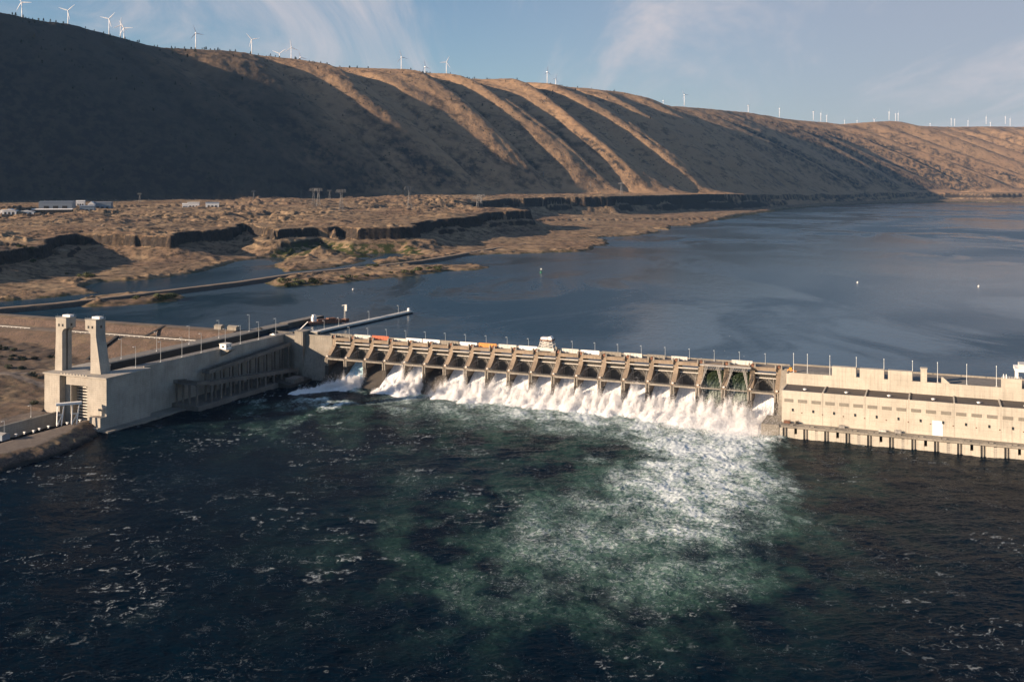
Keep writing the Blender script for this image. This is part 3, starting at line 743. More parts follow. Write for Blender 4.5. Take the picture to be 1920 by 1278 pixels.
# ------------------------------------------------------------------ powerhouse
def powerhouse():
    R = dthing('powerhouse', 'long pale concrete powerhouse with louvre strip and pier dock at the right of the dam', 'building', 385.5, 0)
    X = lambda a: a - 385.5
    A1 = 640
    F, B1, T = -41.0, -17.0, 29.5
    MB().box(X(385.6), X(A1), F, B1 - 0.01, -9, T - 0.55).box(X(385.6), X(A1), F, F + 0.7, T - 0.55, T + 0.12).box(X(385.6), X(386.3), F + 0.7, B1 - 0.01, T - 0.55, T + 0.12).build('hall', M['powerhouse'], R)
    MB().box(X(386.3), X(A1), F + 0.7, B1 - 0.01, T - 0.549, T - 0.1).build('roof', M['roof'], R)
    for k in range(9):
        a = 412.0 + 27.0 * k
        MB().box(X(a), X(a + 0.9), F + 0.71, B1 - 0.02, T - 0.098, T + 0.45).build('roof_divider', M['powerhouse'], R)
    for k in range(9):
        a = 400 + 27.0 * k
        MB().tube((X(a), -33, T - 0.098), (X(a), -33, T + 0.5), 1.0, 1.0, 10).tube((X(a), -33, T + 0.5), (X(a), -33, T + 0.9), 1.5, 0.5, 10).build('roof_vent', M['white'], R)
    w = MB().box(X(385.55), X(A1), B1, 18, -9, 36.8).box(X(387.5), X(A1), B1, B1 + 0.8, 36.8, 37.6)
    w.build('intake_wall', M['powerhouse'], R)
    MB().box(X(385.6), X(A1), B1 + 0.81, 17.9, 36.802, 36.9).build('deck', M['roadway'], R)
    MB().box(X(386), X(A1), 17.2, 17.8, 36.9, 38.1).build('parapet', M['concrete'], R)
    for k in range(28):
        a = 387.3 + 8.93 * k
        lo = MB().box(X(a), X(a + 5.9), F - 0.12, F + 0.002, 21.9, 24.1)
        for j in range(6): lo.box(X(a), X(a + 5.9), F - 0.28, F - 0.121, 22.0 + j * 0.36, 22.12 + j * 0.36)
        lo.build('louver', M['louver'], R)
    for k in range(18):
        a = 392.3 + 13.42 * k
        MB().box(X(a), X(a + 0.9), F - 0.5, F - 0.002, 15.9, 17.7).build('vent', M['glass'], R)
        a += 6.2
        MB().box(X(a), X(a + 0.6), F - 0.3, F - 0.002, 14.9, 15.5).build('vent', M['rust'], R)
    for k in range(9):
        a = 412.3 + 27.0 * k
        MB().box(X(a), X(a + 0.18), F - 0.05, F - 0.003, 8.1, T).build('joint', M['louver'], R)
    MB().box(X(480.5), X(486.7), F - 0.14, F - 0.002, 8.01, 17.6).build('door', M['white'], R)
    # blank concrete head blocks on the intake wall
    for u0, u1, z in ((1560, 1605, 43.9), (1612, 1657.5, 43.8), (1665, 1710.5, 43.8), (1726, 1738, 46.2), (1878, 1916, 43.6), (1960, 2010, 44)):
        a0, _ = on_b(u0, 700, B1); a1, _ = on_b(u1, 700, B1)
        q = MB().box(X(a0), X(a1), B1 - 0.004, B1 + 5.0, 36.9, z)
        if z > 46: q.box(X(a0) - 0.3, X(a1) + 0.3, B1 - 0.3, B1 + 5.3, z, z + 0.5)
        q.build('head_block', M['powerhouse'], R)
    a0, _ = on_b(1765, 700, B1)
    MB().prism_y(B1 + 0.9, B1 + 5, [(X(a0), 36.9), (X(a0 + 6), 36.9), (X(a0 + 1.2), 41.3), (X(a0), 41.3)]).build('stair_head', M['powerhouse'], R)
    r = MB()
    for z in (38.0, 38.5, 39.0): r.bar((X(387), B1 + 0.4, z), (X(418), B1 + 0.4, z), 0.05)
    for k in range(12): r.bar((X(387 + k * 2.8), B1 + 0.4, 37.6), (X(387 + k * 2.8), B1 + 0.4, 39.1), 0.06)
    r.build('handrail', M['steel'], R)
    # tailrace dock
    MB().box(X(385.3), X(A1), -50.2, F - 0.01, 6.3, 7.9).box(X(373.4), X(385.29), -51.1, -23.2, -9, 7.9).build('dock_deck', M['concrete'], R)
    MB().box(X(388), X(A1), -51.3, -50.21, 6.7, 7.95).build('dock_beam', M['concrete'], R)
    MB().box(X(385.3), X(A1), F - 3.4, F - 0.02, -9, 6.29).build('dock_back', M['wetconc'], R)
    f = MB(); a = 385.3
    opens = []
    k = 0
    while a < A1:
        opens += [(a + 2.2, a + 5.6), (a + 9.8, a + 11.6)]; a += 13.42
    x = 385.3
    for o0, o1 in opens:
        f.box(X(x), X(o0), -50.8, -45.6, -9, 6.28); x = o1
    f.box(X(x), X(A1), -50.8, -47.5, -9, 6.28)
    f.build('dock_wall', M['powerhouse'], R)
    for j, (o0, o1) in enumerate(opens):
        if j % 2 == 0:
            MB().box(X(o0) + 0.02, X(o1) - 0.02, -49.3, -46.6, -9, 6.27).box(X(o0) + 1.3, X(o0) + 1.6, -50.6, -49.9, -9, 6.27).build('slot_gate', M['lock'], R)
        else:
            MB().box(X(o0) + 0.02, X(o1) - 0.02, -50.7, -47.6, -9, 2.6 if j % 4 == 1 else 6.0).build('slot_gate', M['powerhouse'] if j % 4 == 1 else M['lock'], R)
    for k in range(17):
        a = 388 + 13.5 * k
        MB().box(X(a), X(a + 3.2), -49.2, -46.4, 7.902, 8.3).hexa([(X(a + 3.4), -48.8, 7.902), (X(a + 6.2), -48.8, 7.902), (X(a + 6.2), -46.8, 7.902), (X(a + 3.4), -46.8, 7.902),
                                                            (X(a + 3.4), -48.8, 8.05), (X(a + 6.2), -48.8, 8.5), (X(a + 6.2), -46.8, 8.5), (X(a + 3.4), -46.8, 8.05)]).build('hatch', M['concrete'], R)
powerhouse()

def dock_items():
    lab = ['dark open-frame cage beside the near end of the powerhouse wall', 'small dark cabinet beside the frame cage on the powerhouse dock', 'slatted metal crate on the dock below the third louvre pair',
           'long pale low crate on the dock under the louvres', 'dark slatted crate right of the long pale crate on the dock']
    data = [(1470, 1482, 'rust'), (1492, 1497, 'dark'), (1573, 1584, 'steel'), (1647, 1662, 'pale'), (1677, 1690, 'steel')]
    for (u0, u1, mt), l in zip(data, lab):
        a0, _ = on_b(u0, 800, -42.5); a1, _ = on_b(u1, 800, -42.5); L = (a1 - a0) / 2
        r = dthing('dock_crate', l, 'crate', (a0 + a1) / 2, -43.0, 7.9, 'equipment on the powerhouse dock')
        q = MB()
        h = 1.9 if mt != 'pale' else 1.3
        for x in np.linspace(-L, L, 6): q.bar((x, -0.9, 0), (x, -0.9, h), 0.09); q.bar((x, 0.9, 0), (x, 0.9, h), 0.09)
        for z in (0.05, h): q.bar((-L, -0.9, z), (L, -0.9, z), 0.1); q.bar((-L, 0.9, z), (L, 0.9, z), 0.1); q.bar((-L, -0.9, z), (-L, 0.9, z), 0.1); q.bar((L, -0.9, z), (L, 0.9, z), 0.1)
        q.build('frame', M[mt], r)
        MB().box(-L * 0.9, L * 0.9, -0.6, 0.6, 0.02, h * 0.75).build('contents', M[mt], r)
dock_items()

g2 = 'tall masts along the powerhouse deck'
L2 = thing('deck_mast', 'thick mast at the spillway end of the powerhouse deck', 'mast', D(388.5, -13, 36.9), -TH, g2)
MB().tube((0, 0, 0), (0, 0, 13.4), 0.26, 0.14, 8).box(-0.5, 0.5, -0.5, 0.5, 0, 0.6).build('pole', M['galv'], L2)
MB().tube((0, 0, 13.4), (0, 0, 13.9), 0.3, 0.2, 8).build('mast_cap', M['galv'], L2)
L2.location = D(on_b(1488, 690, -13)[0], -13, 36.9)
mu = [1514, 1556, 1605.7, 1657.5, 1711, 1758, 1812.7, 1868.4]
ml = ['thin mast nearest the spillway end of the powerhouse deck', 'mast at the left edge of the first blank head block', 'mast in the gap between the first two blank head blocks', 'mast in the gap between the second and third blank head blocks',
      'mast at the right edge of the third blank head block', 'mast right of the slim concrete column on the powerhouse deck', 'middle mast on the open stretch of powerhouse deck', 'mast just left of the railed head block at far right']
for u, l in zip(mu, ml):
    copy_tree(L2, D(on_b(u, 700, -13)[0], -13, 36.9), -TH, l)

def intake_crane():
    a, _ = on_b(1904, 690, -8)
    R = dthing('portal_crane', 'white steel portal crane on the powerhouse deck at the far right edge', 'crane', a, -8, 36.9)
    l = MB()
    for x in (0.8, 16):
        for y in (-5, 9): MB().box(x - 0.5, x + 0.5, y - 0.5, y + 0.5, 0.004, 11).build('leg', M['white'], R)
        MB().box(x - 0.45, x + 0.45, -4.49, 8.49, 5, 5.8).build('tie_beam', M['white'], R)
    MB().box(-0.6, 18, -6.5, 11, 11, 13).build('bridge', M['white'], R)
    MB().box(2, 12, -4, 8, 13, 15.6).build('machinery_house', M['pale'], R)
    r = MB()
    a0 = on_b(1879, 700, -17)[0] - a; a1 = on_b(1916, 700, -17)[0] - a
    intake = dthing('railing', 'white pipe railing on top of the rightmost head block', 'railing', a, -8, 36.9)
    for z in (7.4, 8.1): r.bar((a0, -8.8, z), (a1, -8.8, z), 0.07)
    for x in np.linspace(a0, a1, 9): r.bar((x, -8.8, 6.71), (x, -8.8, 8.1), 0.09)
    for x in (a0 + 0.6, a0 + 2.2): r.box(x, x + 0.5, -8.6, -8.1, 6.71, 9.4)
    r.build('rail', M['white'], intake)
intake_crane()
t = dthing('loader', 'orange yellow machine at the spillway end of the powerhouse deck', 'machine', 388.0, -11.0, 36.9)
MB().box(-2.4, 1.6, -1.2, 1.2, 0.6, 1.9).prism_y(-1.1, 1.1, [(1.6, 0.7), (3.6, 0.5), (3.9, 1.2), (1.6, 1.7)]).build('body', M['orange'], t)
MB().box(-1.2, 0.7, -1.0, 1.0, 1.902, 3.3).build('cab', M['yellow'], t)
for x in (-1.5, 0.9):
    for y in (-1.35, 1.35): MB().tube((x, y - 0.25, 0.65), (x, y + 0.25, 0.65), 0.65, n=10).build('wheel', M['dark'], t)

# ------------------------------------------------------------------ navigation lock
def lock():
    R = dthing('navigation_lock', 'pale concrete navigation lock with long river wall and slatted gate in its opening', 'lock', -46, -213)
    X = lambda a: a + 46; Y = lambda b: b + 213
    MB().box(X(-104), X(-89.5), Y(-214), Y(-172), -9, 35.2).build('gate_pier', M['lock'], R)
    MB().box(X(-63.5), X(-46), Y(-214), Y(-172), -9, 35.2).build('gate_pier', M['lock'], R)
    MB().box(X(-89.49), X(-84), Y(-209), Y(-172.1), -9, 35.19).build('jamb', M['lock'], R)
    MB().box(X(-83.99), X(-63.51), Y(-213.2), Y(-206), 28.9, 35.19).build('lintel', M['lock'], R)
    MB().box(X(-104.8), X(-45.4), Y(-214.9), Y(-196), 35.21, 36.2).box(X(-104.8), X(-83.5), Y(-195.99), Y(-172), 35.21, 36.2).box(X(-64), X(-45.4), Y(-195.99), Y(-172), 35.21, 36.2).build('cornice', M['lock'], R)
    p = MB()
    for k in range(9): p.box(X(-88 + k * 2.9), X(-86.2 + k * 2.9), Y(-214.7), Y(-214.4), 36.21, 37.0)
    p.build('parapet', M['lock'], R)
    MB().box(X(-64.2), X(-52), Y(-171.99), Y(9), -9, 36.0).box(X(-52.6), X(-52.02), Y(-171.9), Y(9), 36.0, 37.0).build('river_wall', M['lock'], R)
    MB().box(X(-104), X(-90.5), Y(-171.99), Y(60), -9, 36.0).build('land_wall', M['lock'], R)
    MB().box(X(-90.49), X(-90.2), Y(-171.95), Y(59.9), -8, 35.2).build('wet_shade_lining', M['dark'], R)  # near-black sheet paints deeper shade onto the wet inner wall face
    MB().box(X(-63.9), X(-52.61), Y(-171.9), Y(8.9), 36.002, 36.06).box(X(-103.9), X(-90.8), Y(-171.9), Y(59), 36.002, 36.06).build('walkway', M['roadway'], R)
    MB().box(X(-52), X(-45.9), Y(-222), Y(-172), -9, 3.2).box(X(-56), X(-46.1), Y(-219.5), Y(-214.01), -9, 9.6).build('plinth', M['lock'], R)
    MB().box(X(-51.9), X(-38), Y(-221), Y(-140), -9, 1.1).build('apron', M['concrete'], R)
    g = MB().box(X(-83.9), X(-63.6), Y(-202), Y(-201), 0, 29)
    G = g.build('lift_gate', M['gate'], R)
    for k in range(13):
        z = 2.0 + k * 2.1
        MB().box(X(-83.9), X(-63.6), Y(-203.6), Y(-202.01), z, z + 0.7).build('gate_rib', M['gate_white'], G)
    MB().box(X(-90.4), X(-64.3), Y(-171.9), Y(30), -9, 6).build('chamber_floor', M['dark'], R)
    MB().box(X(-90.4), X(-64.3), Y(30), Y(33), -9, 34).build('upper_gate', M['gate'], R)
    r = MB()
    for k in range(40):
        b = Y(-214) + k * 5.5; r.bar((X(-52.3), b, 37), (X(-52.3), b, 38.1), 0.06)
    r.bar((X(-52.3), Y(-172), 38.1), (X(-52.3), Y(9), 38.1), 0.06)
    r.build('handrail', M['galv'], R)
lock()

def tower(name, lab, inner, a_in, a_out_t, a_out_b, a_head):
    b0, b1 = -205.2, -196.4
    ac = (a_in + a_out_b) / 2
    R = dthing(name, lab, 'tower', ac, b0, 36.2, 'gate lift towers on the lock')
    x = lambda a: a - ac
    z0, zh, zt = 0.004, 30.6, 37.6
    sg = inner                                # side the head overhangs to
    arc = []
    n = 6; rad = 3.6
    for k in range(n + 1):
        an = math.pi / 2 * k / n
        arc.append((x(a_in) + sg * (rad - rad * math.cos(an)) * abs(a_head - a_in) / rad, zh - rad + rad * math.sin(an)))
    zmid = zh
    prof = [(x(a_out_b), z0), (x(a_in) , z0)] + arc + [(x(a_head), zh), (x(a_head), zt), (x(a_out_t), zt), (x(a_out_t), zmid - 4)]
    # front and rear frames joined by the recessed web
    MB().prism_y(0, 3.4, prof).prism_y(5.4, b1 - b0, prof).build('shaft', M['lock'], R)
    pr2 = [(x(a_out_b), z0), (x(a_in) - sg * 1.6, z0), (x(a_in) - sg * 1.6, zh - 0.2), (x(a_head) - sg * 0.01, zh + 0.01), (x(a_head) - sg * 0.01, zt - 0.01), (x(a_out_t) + sg * 0.02, zt - 0.01), (x(a_out_t) + sg * 0.02, zmid - 4)]
    MB().prism_y(3.401, 5.399, pr2).build('web', M['lock'], R)
    mid = (x(a_head) + x(a_out_t)) / 2
    for dx in (-1.9, 1.7):
        MB().box(mid + dx - 0.75, mid + dx + 0.75, -0.12, 0.02, 31.8, 33.6).build('window', M['glass'], R)
    xr = max(x(a_head), x(a_out_t))
    MB().box(xr - 0.02, xr + 0.12, 4.0, 5.7, 31.8, 33.7).build('window', M['glass'], R)
    w = abs(a_head - a_out_t) / 2
    MB().box(mid - w - 0.3, mid + w + 0.3, -0.3, b1 - b0 + 0.3, zt, zt + 0.45).build('roof_slab', M['lock'], R)
    MB().box(mid - 3.4, mid + 3.6, 4.6, b1 - b0 - 0.2, zt + 0.452, zt + 1.9).build('roof_hatch', M['white'], R)
    q = MB()
    for z in (0.9, 1.5):
        for y in (-0.2, b1 - b0 + 0.2): q.bar((mid - w, y, zt + z), (mid + w, y, zt + z), 0.06)
    for k in range(6):
        for y in (-0.2, b1 - b0 + 0.2): q.bar((mid - w + k * w * 0.4, y, zt + 0.4), (mid - w + k * w * 0.4, y, zt + 1.6 + (1.6 if k in (1, 4) else 0)), 0.07)
    q.build('roof_rail', M['galv'], R)
tower('lift_tower', 'left concrete lift tower of the lock, its head overhanging toward the opening', 1, -96.6, -102.6, -103.6, -92.8)
tower('lift_tower', 'right concrete lift tower of the lock, tapering shaft next to the river wall', -1, -69.6, -64.6, -60.0, -74.6)

def fish_ladder():
    R = dthing('fish_ladder', 'dark concrete fish ladder on two rows of columns beside the lock river wall', 'fish ladder', -40, -70)
    X = lambda a: a + 40; Y = lambda b: b + 70
    def channel(a0, a1, b0, z0, b1, z1, h=3.0):
        q = MB(); t = 0.5
        for (x0, x1, zb, zt) in ((a0, a1, 0, 0.5), (a0, a0 + t, 0.501, h), (a1 - t, a1, 0.501, h)):
            q.hexa([(X(x0), Y(b0), z0 + zb), (X(x1), Y(b0), z0 + zb), (X(x1), Y(b1), z1 + zb), (X(x0), Y(b1), z1 + zb),
                    (X(x0), Y(b0), z0 + zt), (X(x1), Y(b0), z0 + zt), (X(x1), Y(b1), z1 + zt), (X(x0), Y(b1), z1 + zt)])
        n = int(abs(b1 - b0) / 4)
        for k in range(1, n):
            f = k / n; b = b0 + (b1 - b0) * f; z = z0 + (z1 - z0) * f
            q.box(X(a0 + t), X(a1 - t), Y(b) - 0.15, Y(b) + 0.15, z + 0.502, z + 2.6)
        return q
    channel(-36.5, -29.6, -127, 16.2, -10, 7.4).build('lower_channel', M['ladder'], R)
    channel(-48.5, -41, -113, 21.8, -6, 28.2).build('upper_channel', M['ladder'], R)
    channel(-52, -29.6, -141, 18.6, -127.02, 16.9).build('turning_pool', M['ladder'], R)
    for k in range(11):
        b = -124 + k * 11.2; f = (b + 127) / 117; z = 16.2 + (7.4 - 16.2) * f
        for a in (-30.2, -35.6): MB().box(X(a) - 0.6, X(a) + 0.6, Y(b) - 0.7, Y(b) + 0.7, -3, z - 0.005).build('column', M['ladder'], R)
    for k in range(10):
        b = -110 + k * 11.2; f = (b + 113) / 107; z = 21.8 + 6.4 * f
        for a in (-41.6, -47.6): MB().box(X(a) - 0.55, X(a) + 0.55, Y(b) - 0.65, Y(b) + 0.65, -3, z - 0.005).build('column', M['ladder'], R)
    for a in (-50, -44, -38, -31):
        MB().box(X(a) - 0.6, X(a) + 0.6, Y(-139.6) - 0.6, Y(-139.6) + 0.6, -3, 18.5).build('column', M['ladder'], R)
    MB().prism_y(Y(-143), Y(-44), [(X(-51.9), -9), (X(-26), -9), (X(-26.5), 3.4), (X(-51.9), 4.2)]).build('base', M['ladder'], R)
    MB().prism_y(Y(-43.99), Y(-12), [(X(-37.9), -9), (X(-14), -9), (X(-15), 2.4), (X(-37.9), 6)]).build('base', M['wetconc'], R)
    MB().box(X(-24), X(-14.5), Y(-38), Y(-24), 2.3, 6.4).build('entrance_box', M['ladder'], R)
    q = MB()
    for k in range(12):
        b = -126 + k * 10.4; f = (b + 127) / 117; z = 16.2 - 8.8 * f + 3
        q.bar((X(-29.8), Y(b), z), (X(-29.8), Y(b), z + 1.1), 0.06)
    q.bar((X(-29.8), Y(-127), 20.2), (X(-29.8), Y(-10), 11.4), 0.06)
    q.build('handrail', M['steel'], R)
fish_ladder()

def control_hut():
    R = dthing('control_hut', 'small pale control hut bracketed on top of the lock river wall', 'hut', -50, -83, 36.06)
    MB().box(-3.2, 3.2, -3.4, 3.4, 0.25, 4.6).build('wall', M['white'], R)
    MB().box(-3.6, 3.6, -3.8, 3.8, 4.6, 5.0).build('roof', M['pale'], R)
    MB().prism_y(-3.6, 3.6, [(-3.5, 0.24), (6.5, 0.24), (6.5, -0.3), (-1.95, -5.0), (-1.95, -0.05), (-3.5, -0.05)]).build('bracket', M['concrete'], R)
    for y in (-1.6, 1.2): MB().box(3.19, 3.28, y, y + 1.2, 1.9, 3.4).build('window', M['glass'], R)
    MB().box(-0.8, 1.4, -3.48, -3.39, 1.9, 3.3).build('window', M['glass'], R)
control_hut()

g3 = 'tall lamp masts along the lock walls'
L3 = lamp_proto('lamp_mast', 'lamp mast on the lock river wall behind the right lift tower', 15.5, g3, 2.0)
rw = [(264.6, 690), (297, 678), (338, 669), (377, 661), (412.5, 650), (447, 644), (478.5, 636), (515, 629)]
for i, (u, v) in enumerate(rw):
    a, b = on_z(u, v, 36.06); lab = f'{ordinal(i)} lamp mast behind the right lift tower along the river wall'
    o = L3 if i == 0 else copy_tree(L3, (0, 0, 0), -TH, lab)
    o['label'] = lab; o.location = D(-57, b, 36.06)
for i, b in enumerate((-150, -112, -74, -36, 6)):
    copy_tree(L3, D(-95, b, 36.06), -TH, f'{ordinal(i)} lamp mast behind the left lift tower along the land wall')

def guide_wall():
    a0, b0 = -46.5, 30; a1, b1 = -38.5, 209
    R = dthing('guide_wall', 'long thin grey floating guide wall reaching into the reservoir from the lock', 'guide wall', a0, b0, POOL)
    an = math.atan2(-(a1 - a0), b1 - b0); R.rotation_euler.z = -TH + an
    L = math.hypot(a1 - a0, b1 - b0)
    MB().box(-3, 3, 0, L, 1.0, 2.7).build('walkway', M['pale'], R)
    MB().box(-2.7, 2.7, 0.2, L - 0.2, -1.0, 0.999).build('pontoon', M['dark'], R)
    q = MB()
    for x in (-2.9, 2.9):
        q.bar((x, 0, 3.8), (x, L, 3.8), 0.06)
        for k in range(40): q.bar((x, k * L / 39, 2.7), (x, k * L / 39, 3.8), 0.06)
    q.build('handrail', M['steel'], R)
    MB().tube((0, L - 4, 2.702), (0, L - 4, 5.2), 1.7, 1.7, 10).tube((0, L - 4, 5.2), (0, L - 4, 6.0), 1.8, 0.3, 10).build('end_house', M['white'], R)
    for i, (f, lab) in enumerate(((0.13, 'lamp mast at the dam end of the reservoir guide wall'), (0.26, 'second lamp mast out along the reservoir guide wall'), (0.55, 'lamp mast near the middle of the reservoir guide wall'), (0.86, 'lamp mast near the far tip of the reservoir guide wall'))):
        p = D(a0 + (a1 - a0) * f, b0 + (b1 - b0) * f, POOL + 2.7)
        copy_tree(L1, p, -TH, lab)['group'] = 'lamp masts on the guide wall'
    r = dthing('gatehouse', 'small cream block house where the guide wall meets the dam', 'building', -24, 7, 37.2)
    MB().box(-4, 4, -3, 3, 0.01, 2.8).build('wall', M['concrete'], r)
    MB().box(-4.3, 4.3, -3.3, 3.3, 2.8, 3.1).build('roof', M['pale'], r)
    MB().box(4, 4.1, -1, 0.6, 0.02, 2.2).build('door', M['dark'], r)
guide_wall()

# barge, cranes and huts on the upstream lock approach
def approach():
    m = MB().prism_y(0, 62, [(-5, -2), (5, -2), (5, 4.6), (-5, 4.6)])
    R = dthing('approach_wall', 'rust stained upstream lock approach wall curving into the reservoir', 'wall', -97, 61, POOL)
    m.build('wall', M['wetconc'], R); MB().box(-4.9, 4.9, 0.2, 61, 4.602, 4.8).build('walkway', M['roadway'], R)
    R = dthing('work_barge', 'rust brown work barge with a small white wheelhouse by the lock approach', 'barge', -80, 105, POOL)
    R.rotation_euler.z = -TH + 1.05
    MB().prism_y(-6, 6, [(-17, -0.6), (15, -0.6), (19, 2.6), (-19, 2.6)]).build('hull', M['rust'], R)
    MB().box(-13, -9, -2.2, 2.2, 2.602, 7.0).box(-12.4, -9.6, -1.6, 1.6, 7.0, 9.2).build('wheelhouse', M['white'], R)
    MB().box(-6, 3, -4, 4, 2.602, 3.9).box(4, 12, -3, 3.4, 2.602, 4.6).build('cargo', M['rust'], R)
    R = dthing('derrick_crane', 'slim derrick crane with pale lattice boom beside the work barge', 'crane', -70, 128, POOL)
    MB().box(-3, 3, -3, 3, -0.5, 2.2).build('pontoon', M['rust'], R)
    q = MB()
    for x, y in ((-0.7, -0.7), (0.7, -0.7), (0.7, 0.7), (-0.7, 0.7)): q.bar((x, y, 2.2), (x * 0.5, y * 0.5, 16), 0.3)
    for k in range(6): q.bar((-0.7, -0.7, 2.5 + k * 2.2), (0.7, -0.7, 4.6 + k * 2.2), 0.2); q.bar((0.7, 0.7, 2.5 + k * 2.2), (-0.7, 0.7, 4.6 + k * 2.2), 0.2)
    q.build('mast', M['pale'], R)
    MB().bar((0, 0, 16), (-5, 2, 15), 0.4).box(0.2, 2.4, -0.8, 0.8, 10, 16.5).build('boom', M['pale'], R)
    R = dthing('truck_crane', 'small crane with a raised white boom beside the dam corner block', 'crane', -45, 14, 36.9)
    MB().box(-4, 3, -1.3, 1.3, 0.7, 2.0).box(-1, 2, -1.2, 1.2, 2.0, 3.2).build('body', M['louver'], R)
    MB().bar((0, 0, 2.8), (6.0, 3.5, 9.6), 0.6).build('boom', M['white'], R)
    for x in (-2.8, -1, 1.6):
        for y in (-1.4, 1.4): MB().tube((x, y - 0.2, 0.55), (x, y + 0.2, 0.55), 0.55, n=8).build('wheel', M['dark'], R)
    for k, (a, b, l) in enumerate(((-64, 24, 'white pickup parked on the lock river wall near the dam corner'), (-72, 40, 'dark pickup parked on the lock land wall near the tan huts'))):
        z = 36.9 if k == 0 else 36.9
        R = dthing('pickup_truck', l, 'pickup', -60 + k * -34, -6 + k * 8 if k == 0 else 20, 36.06, 'pickups parked by the lock')
        MB().box(-2.6, 2.6, -0.95, 0.95, 0.45, 1.15).box(-0.6, 1.4, -0.85, 0.85, 1.151, 1.85).build('body', M['white'] if k == 0 else M['dark'], R)
        for x in (-1.7, 1.7):
            for y in (-0.9, 0.9): MB().tube((x, y - 0.12, 0.4), (x, y + 0.12, 0.4), 0.4, n=8).build('wheel', M['dark'], R)
    for (a, b, w, l) in ((-112, 22, 5, 'low tan hut on the embankment crest beside the lock'), (-128, 26, 4, 'second tan hut further along the embankment crest')):
        R = dthing('storage_hut', l, 'hut', a, 5, 36.6, 'huts at the end of the embankment')
        MB().box(-w, w, -2.6, 2.6, -0.4, 3.0).build('wall', M['concrete'], R)
        MB().prism_x(-w - 0.3, w + 0.3, [(-3, 3.001), (3, 3.001), (0, 4.3)]).build('roof', M['louver'], R)
approach()

